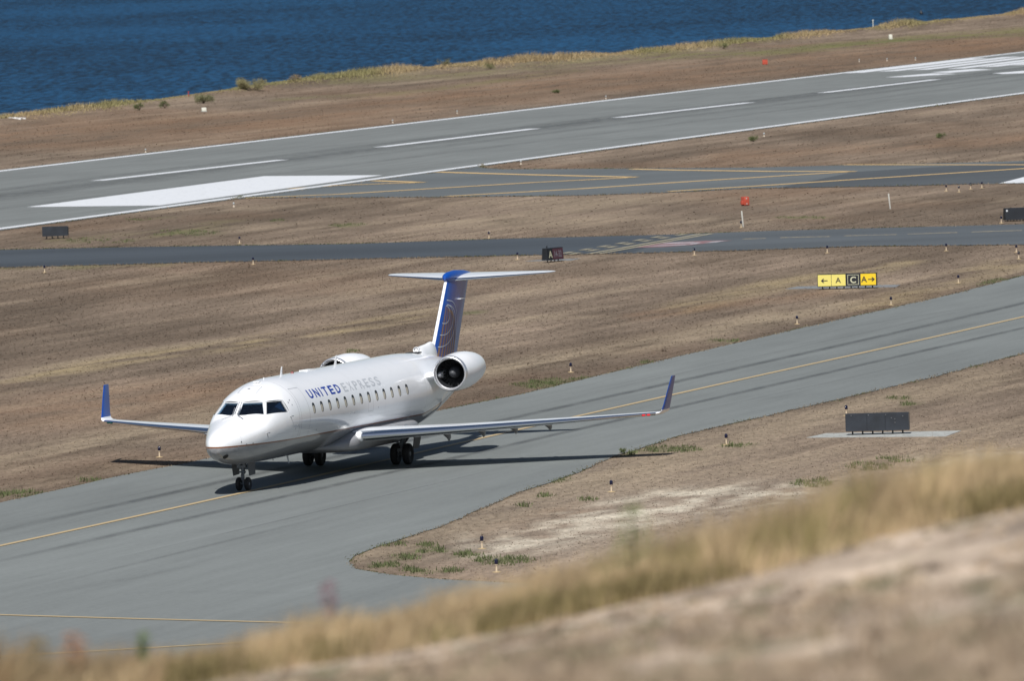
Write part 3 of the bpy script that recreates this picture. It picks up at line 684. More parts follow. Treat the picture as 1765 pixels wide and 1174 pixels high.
for xa in sta:
    for i in range(NR): V.append(fpt(xa, 2*math.pi*i/NR))
for j in range(len(sta)-1):
    for i in range(NR): F.append((j*NR+i, j*NR+(i+1) % NR, (j+1)*NR+(i+1) % NR, (j+1)*NR+i))
F += [tuple(range(NR)), tuple(range((len(sta)-1)*NR, len(sta)*NR))[::-1]]

# livery paint: white above, thin bronze stripe, grey belly, door and panel seams, in the aircraft's own coordinates
g = NG('white aircraft paint'); o_ = g.obj(); sx = g.new('ShaderNodeSeparateXYZ'); g.l(o_, sx.inputs[0])
xx, yy, zz = sx.outputs
xa_ = g.math('MULTIPLY', xx, -1)
zs = g.math('SUBTRACT', zz, g.remap(xa_, -3, 15, 1.59, 1.465))
zs = g.math('SUBTRACT', zs, g.remap(xa_, 15, 23.4, 0, .9))
def band(x, a, wd): return g.math('COMPARE', x, a, wd)
grey = g.math('LESS_THAN', zs, 0.0); stripe = band(zs, .012, .026)
n1 = g.noise(o_, 1.2, 1, 1, 1, 4); n2 = g.noise(o_, 3, .3, 3, 3, 4)
wcol = g.scale((.85, .87, .90), g.math('ADD', g.remap(n1, .3, .7, .975, 1.02), 0.0))
gcol = g.scale((.29, .295, .31), g.remap(n2, .3, .7, .78, 1.12))
c1 = g.mix(grey, wcol, gcol); c1 = g.mix(stripe, c1, (.22, .09, .045))
ab = g.math('ABSOLUTE', yy); port = g.math('GREATER_THAN', yy, 0)
seam = band(xa_, 1.98, .011)
def box_outline(x0, x1, z0, z1, wd, zc=zz):
    i = g.math('MULTIPLY', g.math('MULTIPLY', g.math('GREATER_THAN', xa_, x0), g.math('LESS_THAN', xa_, x1)), g.math('MULTIPLY', g.math('GREATER_THAN', zc, z0), g.math('LESS_THAN', zc, z1)))
    j = g.math('MULTIPLY', g.math('MULTIPLY', g.math('GREATER_THAN', xa_, x0+wd), g.math('LESS_THAN', xa_, x1-wd)), g.math('MULTIPLY', g.math('GREATER_THAN', zc, z0+wd), g.math('LESS_THAN', zc, z1-wd)))
    return g.math('SUBTRACT', i, j)
seam = g.math('MAXIMUM', g.math('MULTIPLY', seam, g.math('GREATER_THAN', zz, 1.5)), g.math('MULTIPLY', port, box_outline(2.15, 3.0, 1.52, 3.2, .02)))
seam = g.math('MAXIMUM', seam, g.math('MULTIPLY', box_outline(8.84, 9.36, 1.98, 2.86, .018), .9))
seam = g.math('MAXIMUM', seam, g.math('MULTIPLY', box_outline(14.95, 14.975, .8, 3.6, .03), .35))
seam = g.math('MAXIMUM', seam, g.math('MULTIPLY', box_outline(.62, 1.25, -.34, .34, .03, yy), g.math('MULTIPLY', g.math('GREATER_THAN', zz, 3.0), .9)))
for q_ in (5.25, 7.95, 10.6, 13.25, 16.4): seam = g.math('MAXIMUM', seam, g.math('MULTIPLY', band(xa_, q_, .008), .30))
seam = g.math('MAXIMUM', seam, g.math('MULTIPLY', box_outline(.2, 14.5, 1.82, 1.835, .02), .3))
rad = g.math('MULTIPLY', band(xa_, -1.72, .010), .35)
seam = g.math('MAXIMUM', seam, rad)
c1 = g.mix(g.math('MULTIPLY', seam, .6), c1, (.16, .17, .19))
g.l(c1, g.b.inputs['Base Color']); g.b.inputs['Roughness'].default_value = .3; g.b.inputs['Coat Weight'].default_value = .8; g.b.inputs['Coat Roughness'].default_value = .07
M_FUS = g.m

M_WHITE = mat('gloss white paint', (.88, .90, .93), .3, coat=.5, var=.03, vscale=2)
M_LGREY = mat('light grey wing paint', (.66, .69, .73), .28, coat=.4, var=.05, vscale=1.5)
M_UNDER = mat('grey belly paint', (.25, .255, .27), .4, coat=.2, var=.08, vscale=2)
M_BLUE = mat('deep blue paint', (.004, .062, .34), .3, coat=.55)
M_GOLD = mat('bronze line paint', (.25, .15, .10), .5)
M_LINEW = mat('pale line paint', (.50, .56, .64), .4)
M_CHROME = mat('polished bare metal', (.80, .83, .87), .18, 1)
M_STEEL = mat('dull steel', (.42, .43, .45), .4, .9, var=.1, vscale=10)
M_DARK = mat('dark cavity', (.012, .013, .016), .7)
M_INT = mat('cockpit lining', (.05, .055, .06), .8)
M_TIRE = mat('black tyre rubber', (.018, .018, .02), .75)
M_RIM = mat('grey wheel rim', (.20, .21, .23), .5, .3)
M_STRUT = mat('painted gear strut', (.16, .18, .21), .4, .2)
M_FRAME = mat('window frame paint', (.55, .57, .60), .45)
M_TBLUE = mat('title blue paint', (.008, .045, .30), .6, spec=.2)
M_TGREY = mat('title grey paint', (.46, .49, .53), .4)
M_SHADE = mat('beige window shade', (.46, .43, .36), .7)
M_REDL = mat('red lamp lens', (.75, .03, .03), .2)
M_BEA = mat('dark red beacon lens', (.16, .015, .012), .25)
M_GREENL = mat('green lamp lens', (.01, .06, .05), .2)
def glass_mat(name, tint, tr):
    g = NG(name); t = g.new('ShaderNodeBsdfTransparent'); t.inputs[0].default_value = (*tint, 1); gl = g.new('ShaderNodeBsdfGlossy'); gl.inputs['Roughness'].default_value = .03
    gl.inputs['Color'].default_value = (.9, .95, 1, 1); lw = g.new('ShaderNodeLayerWeight'); lw.inputs[0].default_value = tr; m = g.new('ShaderNodeMixShader')
    g.l(lw.outputs['Fresnel'], m.inputs[0]); g.l(t.outputs[0], m.inputs[1]); g.l(gl.outputs[0], m.inputs[2]); g.l(m.outputs[0], g.n.nodes['Material Output'].inputs[0]); return g.m
M_GLASS = glass_mat('cockpit glass', (.40, .52, .60), .52)

me = bpy.data.meshes.new('fuselage'); me.from_pydata([tuple(v) for v in V], [], F)
bm = bmesh.new(); bm.from_mesh(me); bmesh.ops.recalc_face_normals(bm, faces=bm.faces); bm.to_mesh(me)
BV = BVHTree.FromBMesh(bm); bm.free()
me.materials.append(M_FUS); me.materials.append(M_INT)
fus0 = bpy.data.objects.new('fuselage', me); COL.objects.link(fus0)
def hit(u, v):   # survey ray onto the fuselage skin, in aircraft coordinates
    o = PMI @ CAMP; d = (PMI.to_3x3() @ ray(u, v)).normalized(); h = BV.ray_cast(o, d); return h[0]
z5 = lambda a, b: (360+a/9.781, 660+b/9.781)
front = [hit(*z5(*p)) for p in [(478, 562), (556, 328), (928, 316), (955, 543)]]
side = [hit(*z5(*p)) for p in [(962, 540), (950, 312), (1240, 290), (1362, 500)]]
def mir(p): return Vector((p.x, -p.y, p.z))
panes = [front, side, [mir(p) for p in front][::-1], [mir(p) for p in side][::-1]]
def nrm(q):
    n = (q[2]-q[0]).cross(q[3]-q[1]).normalized(); c_ = sum(q, Vector())/4
    return n if n.dot(c_-Vector((-1.5, 0, 2.3))) > 0 else -n
def prism(poly, n, out, inn):
    v = [p+n*out for p in poly]+[p-n*inn for p in poly]; k = len(poly)
    f = [tuple(range(k)), tuple(range(k, 2*k))[::-1]]+[(i, k+i, k+(i+1) % k, (i+1) % k) for i in range(k)]
    return v, f
def cut(target, cutters):
    objs = []
    for v, f in cutters:
        o = mesh_obj('cutter', v, f, [M_FUS, M_INT], None, False, True, [1]*len(f)); objs.append(o)
        md = target.modifiers.new('b', 'BOOLEAN'); md.operation = 'DIFFERENCE'; md.solver = 'EXACT'; md.object = o
    bpy.context.view_layer.update()
    dg = bpy.context.evaluated_depsgraph_get(); nm = bpy.data.meshes.new_from_object(target.evaluated_get(dg))
    target.modifiers.clear()
    for o in objs: m_ = o.data; bpy.data.objects.remove(o); bpy.data.meshes.remove(m_)
    return nm
# cabin window openings: two rows of thirteen rounded rectangles
WIN = [3.47+.79*i for i in range(13)]
def rrect(cx, cz, w_, h_, r=.1, k=5):
    o = []
    for sx_i, sz_i, a0 in ((1, 1, 0), (-1, 1, 90), (-1, -1, 180), (1, -1, 270)):
        for j in range(k+1): a = R(a0+90*j/k); o.append((cx+sx_i*(w_/2-r)+r*math.cos(a), cz+sz_i*(h_/2-r)+r*math.sin(a)))
    return o
wv = []; wf = []
for sgn in (1, -1):
    for wx in WIN:
        pr = rrect(wx, 2.47, .25, .36); v, f = prism([P(a, sgn*1.30, b) for a, b in pr], Vector((0, sgn, 0)), .2, .055); b = len(wv); wv += v; wf += [tuple(i+b for i in q) for q in f]
cav = [(x, y, z) for x in (-.25, -1.9) for y in (-.95, .95) for z in (1.75, 2.80)]
cav[2*0+1] = cav[1]; cavv = [Vector(c_) for c_ in [(-.02, -.88, 1.8), (-.02, .88, 1.8), (-.02, .72, 2.60), (-.02, -.72, 2.60), (-2.0, -1.12, 1.8), (-2.0, 1.12, 1.8), (-2.0, .75, 3.15), (-2.0, -.75, 3.15)]]
cuts = [(cavv, [(0, 1, 2, 3), (7, 6, 5, 4), (0, 4, 5, 1), (1, 5, 6, 2), (2, 6, 7, 3), (3, 7, 4, 0)])]
for q in panes: cuts.append(prism(q, nrm(q), .25, .42))
cuts.append((wv, wf))
nm = cut(fus0, cuts)
ok = len(nm.polygons) > 5000
print('FUSELAGE boolean polys', len(nm.polygons), ok)
if ok: fus0.data = nm; nm.name = 'fuselage'
fm = fus0.data; fm.polygons.foreach_set('use_smooth', [True]*len(fm.polygons)); fm.set_sharp_from_angle(angle=R(28))
fus0.parent = plane; fus = fus0
# glass and frames
def inset(q, t):
    c_ = sum(q, Vector())/len(q); return [p+(c_-p).normalized()*t for p in q]
for i, q in enumerate(panes):
    n = nrm(q)
    base = [p+n*.004 for p in [c_+(p_-c_)*1.015 for c_ in [sum(q, Vector())/4] for p_ in q]]; inn = [p+n*.0 for p in inset(q, .062)]
    v = base+inn+[p-n*.05 for p in base]+[p-n*.05 for p in inn]
    f = []
    for k in range(4):
        j = (k+1) % 4; f += [(k, j, 4+j, 4+k), (8+k, 12+k, 12+j, 8+j), (4+k, 4+j, 12+j, 12+k), (k, 8+k, 8+j, j)]
    fr_ = mesh_obj('windscreen_frame', v, f, M_FRAME, plane, False, True)
    gp = [p-n*.03 for p in inset(q, .055)]; gv, gf = prism(gp, n, 0, .012)
    mesh_obj('windscreen_pane', gv, gf, M_GLASS, fr_, False, True)
for sgn in (1, -1):
    for wx in WIN:
        def cyl_off(a, b, d): zz_ = (b-2.205); rr = 1.345-d; return P(a, sgn*math.sqrt(max(.01, rr*rr-zz_*zz_)), b)
        pr = rrect(wx, 2.47, .25, .36); gv = [cyl_off(a, b, .022) for a, b in pr]
        wn = mesh_obj('cabin_window', gv+[sum(gv, Vector())/len(gv)], [(i, (i+1) % len(gv), len(gv)) for i in range(len(gv))], M_WPANE if 'M_WPANE' in globals() else mat('dark cabin glass', (.06, .07, .08), .15), plane)
        M_WPANE = wn.data.materials[0]
        pr = rrect(wx+.012, 2.43, .185, .24, .07); gv = [cyl_off(a, b, .018) for a, b in pr]
        mesh_obj('window_shade', gv+[sum(gv, Vector())/len(gv)], [(i, (i+1) % len(gv), len(gv)) for i in range(len(gv))], M_SHADE, wn)
# post strip between the two front panes and black seals
mb = MB(); a_, b_ = fpt(-.46, 0), fpt(.08, 0)
for sg in (-1, 1): mb.tube(a_+Vector((.01, sg*.035, .012)), b_+Vector((.01, sg*.035, .012)), .009, n=6)
mb.build('windscreen_post_seal', M_STEEL, plane)
mb = MB()
for sg in (-1, 1):
    p0 = fpt(-.52, sg*.09)+Vector((.03, 0, .03)); p1 = BV.find_nearest(Vector((.78, sg*.42, 2.42)))[0]+Vector((.02, sg*.01, .035)); p1 = fpt(-.80, sg*.42)+Vector((.01, 0, .03))
    mb.tube(p0, p1, .013, .010, 6); p2 = fpt(-.22, sg*.10)+Vector((.05, 0, .03)); mb.tube(p0, p2, .016, .012, 6)
mb.build('windscreen_wiper', M_STEEL, plane)

# titles on the upper side
BOLD = [.012]
def glyph(txt):
    cu = bpy.data.curves.new('t', 'FONT'); cu.body = txt; cu.size = 1; cu.offset = BOLD[0]; o = bpy.data.objects.new('t', cu); COL.objects.link(o)
    bpy.context.view_layer.update(); dg = bpy.context.evaluated_depsgraph_get(); m_ = bpy.data.meshes.new_from_object(o.evaluated_get(dg))
    v = [(p.co.x, p.co.y) for p in m_.vertices]; f = [tuple(p.vertices) for p in m_.polygons]
    bpy.data.objects.remove(o); bpy.data.curves.remove(cu); bpy.data.meshes.remove(m_); return v, f
def glyph_sliced(ch, n=10):
    v, f = glyph(ch); x0 = min(p[0] for p in v); x1 = max(p[0] for p in v); y0 = min(p[1] for p in v); y1 = max(p[1] for p in v)
    bm = bmesh.new(); vs = [bm.verts.new((p[0], p[1], 0)) for p in v]
    for q in f:
        try: bm.faces.new([vs[i] for i in q])
        except ValueError: pass
    for k in range(1, n):
        gm = bm.verts[:]+bm.edges[:]+bm.faces[:]; bmesh.ops.bisect_plane(bm, geom=gm, plane_co=(0, y0+(y1-y0)*k/n, 0), plane_no=(0, 1, 0))
    bm.verts.index_update(); V_ = [((p.co.x-x0)/(x1-x0), (p.co.y-y0)/(y1-y0)) for p in bm.verts]; F_ = [tuple(q.index for q in p.verts) for p in bm.faces]; bm.free(); return V_, F_
def title(word, x0, x1, m, sgn):
    wd = [.22 if c_ == 'I' else 1 for c_ in word]; gap = .42; tot = sum(wd)+gap*(len(word)-1); V_ = []; F_ = []; x = 0
    for c_, w_ in zip(word, wd):
        gv, gf = glyph_sliced(c_); b = len(V_)
        for a, h in gv:
            t = (x+a*w_)/tot; th = R(64.5-14.5*h); xa = x0+(x1-x0)*t
            V_.append(P(xa, sgn*1.3475*math.sin(th), 2.205+1.3475*math.cos(th)))
        F_ += [tuple(i+b for i in q) for q in gf]; x += w_+gap
    return mesh_obj('title_lettering', V_, F_, m, fus)
BOLD[0] = .03; title('UNITED', 3.42, 6.58, M_TBLUE, 1); BOLD[0] = .016; title('EXPRESS', 6.88, 10.62, M_TGREY, 1)
title('UNITED', 10.62, 7.46, M_TBLUE, -1); title('EXPRESS', 7.16, 3.42, M_TGREY, -1)

# belly fairing
BF = [(6.0, 1.0, .88, .30), (6.5, 1.10, .80, .85), (7.1, 1.26, .73, 1.20), (7.7, 1.42, .68, 1.39), (9.2, 1.50, .65, 1.47), (12.2, 1.50, .65, 1.50), (13.4, 1.49, .70, 1.44), (14.0, 1.44, .78, 1.32), (14.3, 1.30, .88, 1.0)]
V = []; F = []; n = 40; ss = list(np.arange(6.0, 14.3, .2))+[14.3]
for xa in ss:
    zt, zb, hw = interp(BF, xa); zc = (zt+zb)/2
    for i in range(n):
        t = 2*math.pi*i/n; c_, s_ = math.cos(t), math.sin(t); e = .62
        V.append(P(xa, hw*math.copysign(abs(s_)**e, s_), zc+(zt-zb)/2*math.copysign(abs(c_)**e, c_)))
for j in range(len(ss)-1):
    for i in range(n): F.append((j*n+i, j*n+(i+1) % n, (j+1)*n+(i+1) % n, (j+1)*n+i))
F += [tuple(range(n)), tuple(range((len(ss)-1)*n, len(ss)*n))]
mesh_obj('belly_fairing', V, F, M_UNDER, plane, True, True)

# lofted lifting surfaces
def naca(t): return 5*(.2969*math.sqrt(t)-.1260*t-.3516*t*t+.2843*t**3-.1036*t**4)
def airfoil_ring(LE, TE, thick, up, t0, t1, n=14):
    up = Vector(up).normalized(); ch = TE-LE; L_ = ch.length; ts = [t0+(t1-t0)*(1-math.cos(math.pi*i/(n-1)))/2 for i in range(n)]
    a = [LE+ch*t+up*naca(t)*thick*L_*1.05 for t in ts]; b = [LE+ch*t-up*naca(t)*thick*L_*.95 for t in ts]
    return a+b[::-1]
def loft(name, secs, m, parent, t0=0, t1=1, n=14):
    V = []; F = []; k = 2*n
    for s_ in secs: V += airfoil_ring(*s_, t0, t1, n)
    for j in range(len(secs)-1):
        for i in range(k): F.append((j*k+i, j*k+(i+1) % k, (j+1)*k+(i+1) % k, (j+1)*k+i))
    F += [tuple(range(k)), tuple(range((len(secs)-1)*k, len(secs)*k))]
    return mesh_obj(name, V, F, m, parent, True, True)
WT = [(1.1, 7.42, 5.15, 1.22, .095), (1.35, 7.60, 5.0, 1.225, .095), (3.0, 8.72, 3.95, 1.26, .095), (4.0, 9.40, 3.38, 1.285, .095), (6.0, 10.72, 2.62, 1.345, .095), (8.0, 12.05, 1.92, 1.41, .092), (9.5, 13.12, 1.38, 1.465, .09), (10.1, 13.52, 1.20, 1.485, .09)]
for sg in (1, -1):
    secs = []
    for y in [1.1, 1.35, 2.2, 3, 4, 5, 6, 7, 8, 9, 9.6, 10.02]:
        le, ch, z, th = interp(WT, y); secs.append((P(le, sg*y, z), P(le+ch, sg*y, z-.02*ch), th, (0, 0, 1)))
    wing = loft('wing', secs, M_LGREY, plane, .075, 1)
    le_ = loft('leading_edge', secs[1:], M_CHROME, wing, 0, .076, 10)
    # blended winglet
    ws = []
    for y, z, le, te, a in [(10.10, 1.482, 13.50, 14.66, 0), (10.20, 1.49, 13.56, 14.64, 22), (10.26, 1.53, 13.60, 14.60, 60), (10.285, 1.60, 13.66, 14.58, 78), (10.31, 1.75, 13.78, 14.60, 82), (10.37, 2.2, 14.06, 14.74, 82), (10.43, 2.68, 14.38, 14.86, 82), (10.432, 2.70, 14.44, 14.82, 82)]:
        y -= .10
        ws.append((P(le, sg*y, z), P(te, sg*y, z), .062, Vector((0, -sg*math.sin(R(a)), math.cos(R(a))))))
    loft('winglet', ws[3:], M_BLUE, plane, .0, 1)
    loft('wingtip', ws[:4], M_WHITE, wing, 0, 1)
    le, ch, z, th = interp(WT, 9.75); M_NL = M_REDL if sg > 0 else M_GREENL
    mb = MB(); mb.tube(P(le-.012, sg*9.45, z-.035), P(le+.34, sg*9.95, z-.03), .030); mb.build('lamp_bezel', M_DARK, wing, True)
    for yy_ in (9.62, 9.76): MB().tube(P(le-.085+(yy_-9.62)*.69, sg*yy_, z-.03), P(le-.02+(yy_-9.62)*.69, sg*(yy_+.09), z-.03), .032).build('navigation_light', M_NL, wing, True)
    # flap track fairings
    for y, L_, dpt in [(1.75, 1.6, .44), (2.85, 1.5, .44), (4.06, 1.4, .37), (5.13, 1.3, .33), (6.25, 1.2, .29)]:
        le, ch, z, th = interp(WT, y); te = le+ch; zz_ = z-.02*ch; v = []; x0 = te-L_*.72; x1 = te+L_*.10; w_ = .075
        prof = [(x0, -.03, .02), (x0+.3*L_, -.05-dpt*.35, .05), (x0+.62*L_, -.06-dpt*.72, w_), (x1-.12, -.06-dpt, w_), (x1, -.06-dpt*.92, .05)]
        k = len(prof)
        for xa, dz, hw in prof: v += [P(xa, sg*(y-hw), zz_+.02), P(xa, sg*(y+hw), zz_+.02), P(xa, sg*(y+hw*.8), zz_+dz*.8), P(xa, sg*y, zz_+dz), P(xa, sg*(y-hw*.8), zz_+dz*.8)]
        f = [(j*5+i, j*5+(i+1) % 5, (j+1)*5+(i+1) % 5, (j+1)*5+i) for j in range(k-1) for i in range(5)]+[(0, 1, 2, 3, 4), tuple(range((k-1)*5, k*5))]
        mesh_obj('flap_track_fairing', v, f, M_UNDER, wing, True, True)
    # root landing light end and black root seal
    mb = MB(); mb.lathe(P(7.76, sg*1.42, 1.215), (0, 1, 0), [(-.14, .165), (.01, .165), (.04, .14), (.05, 0)], 20); mb.build('leading_edge_cap', M_WHITE, wing, True)

# vertical fin
def fin_le(z): return 19.42+(z-3.3)*.735
def fin_te(z): return 22.30+(z-3.3)*.60
def finsec(z): return (P(fin_le(z), 0, z), P(fin_te(z), 0, z), .105, (0, 1, 0))
ZF = [2.95, 3.2, 3.4, 3.8, 4.2, 4.6, 5.0, 5.4, 5.8]
fin = loft('fin', [finsec(z) for z in ZF], M_BLUE, plane, .02, 1, 18)
loft('fin_leading_edge', [finsec(z) for z in ZF], M_WHITE, fin, 0, .021, 8)
def fin_y(xa, z):
    c_ = fin_te(z)-fin_le(z); t = np.clip((xa-fin_le(z))/c_, .001, .999); return naca(t)*.105*c_*1.05
def ribbon(name, pts, w_, m, sg, off=.006, taper=False):
    P2 = []
    for (x0, z0), (x1, z1) in zip(pts[:-1], pts[1:]):
        k = max(2, int(math.hypot(x1-x0, z1-z0)/.05))
        for i in range(k): t = i/k; P2.append((x0+(x1-x0)*t, z0+(z1-z0)*t))
    P2.append(pts[-1]); v = []; f = []
    for i, (x, z) in enumerate(P2):
        a = P2[max(0, i-1)]; b = P2[min(len(P2)-1, i+1)]; dx, dz = b[0]-a[0], b[1]-a[1]; l = math.hypot(dx, dz)+1e-9; qx, qz = -dz/l*w_/2, dx/l*w_/2
        wf_ = 1 if not taper else (1-.72*i/len(P2))
        for s_ in (-1, 1): X_, Z_ = x+qx*s_*wf_, z+qz*s_*wf_; v.append(P(X_, sg*(fin_y(X_, Z_)+off), Z_))
        if i: k = 2*i; f.append((k-2, k-1, k+1, k))
    return v, f
def bez(p0, p1, p2, n=16): return [((1-t)**2*p0[0]+2*t*(1-t)*p1[0]+t*t*p2[0], (1-t)**2*p0[1]+2*t*(1-t)*p1[1]+t*t*p2[1]) for t in [i/n for i in range(n+1)]]
def FX(t, z): return fin_le(z)+t*(fin_te(z)-fin_le(z))   # chord fraction to xa
for sg in (1, -1):
    V = []; F = []
    for k_ in range(7):
        tb = .14+.105*k_; pts = []
        for i in range(25):
            q = i/24; z = 3.15+(4.98-.03*k_-3.15)*q; pts.append((FX(.09+(tb-.09)*max(0, 1-q**2.0)**.5, z), z))
        v, f = ribbon('', pts, .15, None, sg, .006, True); n_ = len(pts)
        b = len(V); V += v; F += [tuple(i+b for i in x_) for x_ in f][:int(len(f)*(.97-.02*k_))]
    mesh_obj('globe_meridian', V, F, M_GOLD, fin)
    V = []; F = []
    for zt, tm, zb in [(4.92, .30, 4.32), (4.95, .48, 3.92), (4.95, .62, 3.52)]:
        pts = [(FX(.085+(tm-.085)*math.sin(a)**.9, (zt+zb)/2+(zt-zb)/2*math.cos(a)-.12*math.sin(a)), (zt+zb)/2+(zt-zb)/2*math.cos(a)-.12*math.sin(a)) for a in [math.pi*(.02+.98*i/30) for i in range(31)]]
        v, f = ribbon('', pts, .030, None, sg, .009); b = len(V); V += v; F += [tuple(i+b for i in x_) for x_ in f]
    pts = [(FX(.09+.70*(1-q**2.1)**.5 if q < 1 else .09, 3.42+(5.10-3.42)*q), 3.42+(5.10-3.42)*q) for q in [i/30 for i in range(31)]]
    v, f = ribbon('', pts, .030, None, sg, .009); b = len(V); V += v; F += [tuple(i+b for i in x_) for x_ in f]
    mesh_obj('globe_parallel', V, F, M_LINEW, fin)
mb = MB(); 
for sg in (1, -1): mb.box(P(22.45, sg*.16, 5.08), (.55, .16, .02))
mb.build('tail_aerial', M_WHITE, fin)
# dorsal fairing with ram-air intake
DF = [(17.80, 3.58, .05), (17.95, 3.62, .12), (18.3, 3.65, .15), (18.9, 3.69, .15), (19.35, 3.74, .13), (19.75, 3.66, .09), (20.4, 3.45, .05), (22.6, 3.0, .03)]
V = []; F = []; n = 16; ss = np.linspace(17.82, 22.6, 40)
for xa in ss:
    zt, hw = interp(DF, xa); zb = fsec(xa)[0]-.12
    for i in range(n): t = math.pi*i/(n-1)-math.pi/2; V.append(P(xa, hw*math.sin(t)*(1.0+.5*(1-math.cos(t))), zb+(zt-zb)*math.cos(t)**.7 if math.cos(t) > 1e-6 else zb))
for j in range(len(ss)-1):
    for i in range(n-1): F.append((j*n+i, j*n+i+1, (j+1)*n+i+1, (j+1)*n+i))
F += [tuple(range(n)), tuple(range((len(ss)-1)*n, len(ss)*n))]
dor = mesh_obj('dorsal_fairing', V, F, M_WHITE, plane, True, True)
mb = MB(); mb.lathe(P(17.86, 0, 3.53), (1, 0, 0), [(-.3, .10), (-.02, .10), (.02, .115), (.05, .105), (.03, .075), (-.2, .07), (-.2, 0)], 18); mb.build('intake_lip', M_WHITE, dor, True)
mb = MB(); mb.lathe(P(17.88, 0, 3.53), (1, 0, 0), [(-.1, .08), (.03, .08), (.031, 0)], 18); mb.build('intake_hole', M_DARK, dor)
mb = MB(); mb.box(P(17.55, 0, 3.455), (.55, .42, .05)); mb.build('intake_plate', M_DARK, dor, bevel=.01)
# bullet and tailplane
mb = MB(); prof = [(21.12, 0), (21.14, .06), (21.25, .12), (21.5, .16), (22.2, .19), (23.2, .15), (23.9, .08), (24.2, .02)]
V = []; F = []; n = 24
for xa, r in prof:
    for i in range(n): t = 2*math.pi*i/n; V.append(P(xa, r*math.sin(t), 5.86+(1.25*r*math.cos(t) if math.cos(t) > 0 else 1.0*r*math.cos(t))))
F = [(j*n+i, j*n+(i+1) % n, (j+1)*n+(i+1) % n, (j+1)*n+i) for j in range(len(prof)-1) for i in range(n)]+[tuple(range((len(prof)-1)*n, len(prof)*n))]
mesh_obj('fin_cap', V, F, M_BLUE, plane, True, True)
for sg in (1, -1):
    secs = []
    for y, le, te, z in [(.05, 21.85, 23.75, 5.84), (.6, 22.15, 23.85, 5.85), (1.5, 22.72, 24.0, 5.865), (2.5, 23.35, 24.17, 5.885), (2.85, 23.6, 24.23, 5.89), (3.02, 23.85, 24.26, 5.89), (3.1, 24.12, 24.28, 5.89)]:
        secs.append((P(le, sg*y, z-.045*(te-le)), P(te, sg*y, z+.05*(te-le)), .085, (0, 0, 1)))
    tp = loft('tailplane', secs, M_LGREY, plane, .06, 1, 10); loft('leading_edge', secs, M_CHROME, tp, 0, .061, 8)

# engines
ENX = 15.16
def engine(sg):
    y0 = sg*2.11; z0 = 2.85; o = P(ENX, y0, z0); ax = (-1, -sg*.03, .03)
    r = .592
    mb = MB(); mb.lathe(o, ax, [(.10, r*.88), (.02, r*.915), (-.01, r*.955), (0, r*.985), (.05, r*1.02), (.13, r*1.045), (.14, r*1.04), (.14, r*.86), (.10, r*.86)], 48, True)
    lip = mb.build('intake_lip', M_LIP, None, True)
    mb = MB(); mb.lathe(o, ax, [(.135, r*1.042), (.4, r*1.065), (.9, r*1.095), (1.35, r*1.095), (1.9, r*1.03), (2.5, r*.90), (2.8, r*.79), (2.8, r*.75), (2.4, r*.80), (1.4, r*.9), (.135, r*.93)], 48, True)
    cowl = mb.build('engine_cowling', M_WHITE, plane, True)
    lip.parent = cowl
    mb = MB(); mb.lathe(o, ax, [(.138, r*.875), (.35, r*.865), (.75, r*.86), (.90, r*.855), (.90, 0)], 48, False, False); mb.build('intake_duct', M_DUCT, cowl, True)
    q = Vector(ax).to_track_quat('Z', 'Y')
    V = []; F = []
    for i in range(24):
        a = 2*math.pi*i/24
        for rr, tw in ((.15, .9), (.32, .6), (.50, .35)):
            for s_ in (-1, 1):
                aa = a+s_*.075*math.cos(tw)*(.35/rr+.3); h = .64-s_*.05*math.sin(tw)
                V.append(o+q @ Vector((rr*math.cos(aa), rr*math.sin(aa), h)))
        b = len(V)-6; F += [(b, b+1, b+3, b+2), (b+2, b+3, b+5, b+4)]
    mesh_obj('fan_blades', V, F, M_FAN, cowl)
    mb = MB(); mb.lathe(o, ax, [(.30, 0), (.32, .06), (.39, .12), (.50, .175), (.68, .21), (.85, .21)], 28); mb.build('spinner', M_SPIN, cowl, True)
    mb = MB(); mb.lathe(o, ax, [(2.3, r*.70), (2.7, r*.62), (2.95, r*.53), (3.1, r*.49), (3.08, r*.45), (2.6, r*.45)], 32, True); noz = mb.build('exhaust_nozzle', M_STEEL, cowl, True)
    mb = MB(); mb.lathe(o, ax, [(2.5, .2), (2.9, .15), (3.2, .03), (3.21, 0)], 24); mb.build('exhaust_cone', M_STEEL, noz, True)
    loft('engine_pylon', [(P(ENX-.10, sg*.95, 2.70), P(ENX+2.9, sg*.80, 2.66), .12, (0, 0, 1)), (P(ENX+.02, sg*1.25, 2.73), P(ENX+2.85, sg*1.1, 2.70), .11, (0, 0, 1)), (P(ENX+.30, sg*1.68, 2.80), P(ENX+2.7, sg*1.62, 2.78), .11, (0, 0, 1))], M_WHITE, plane, 0, 1, 12)
M_DUCT = mat('dark duct lining', (.022, .024, .028), .5); M_FAN = mat('fan blade metal', (.014, .016, .019), .6, .1); M_SPIN = mat('grey spinner', (.07, .075, .085), .6); M_LIP = mat('satin intake lip metal', (.86, .87, .90), .38, .85)
engine(1); engine(-1)

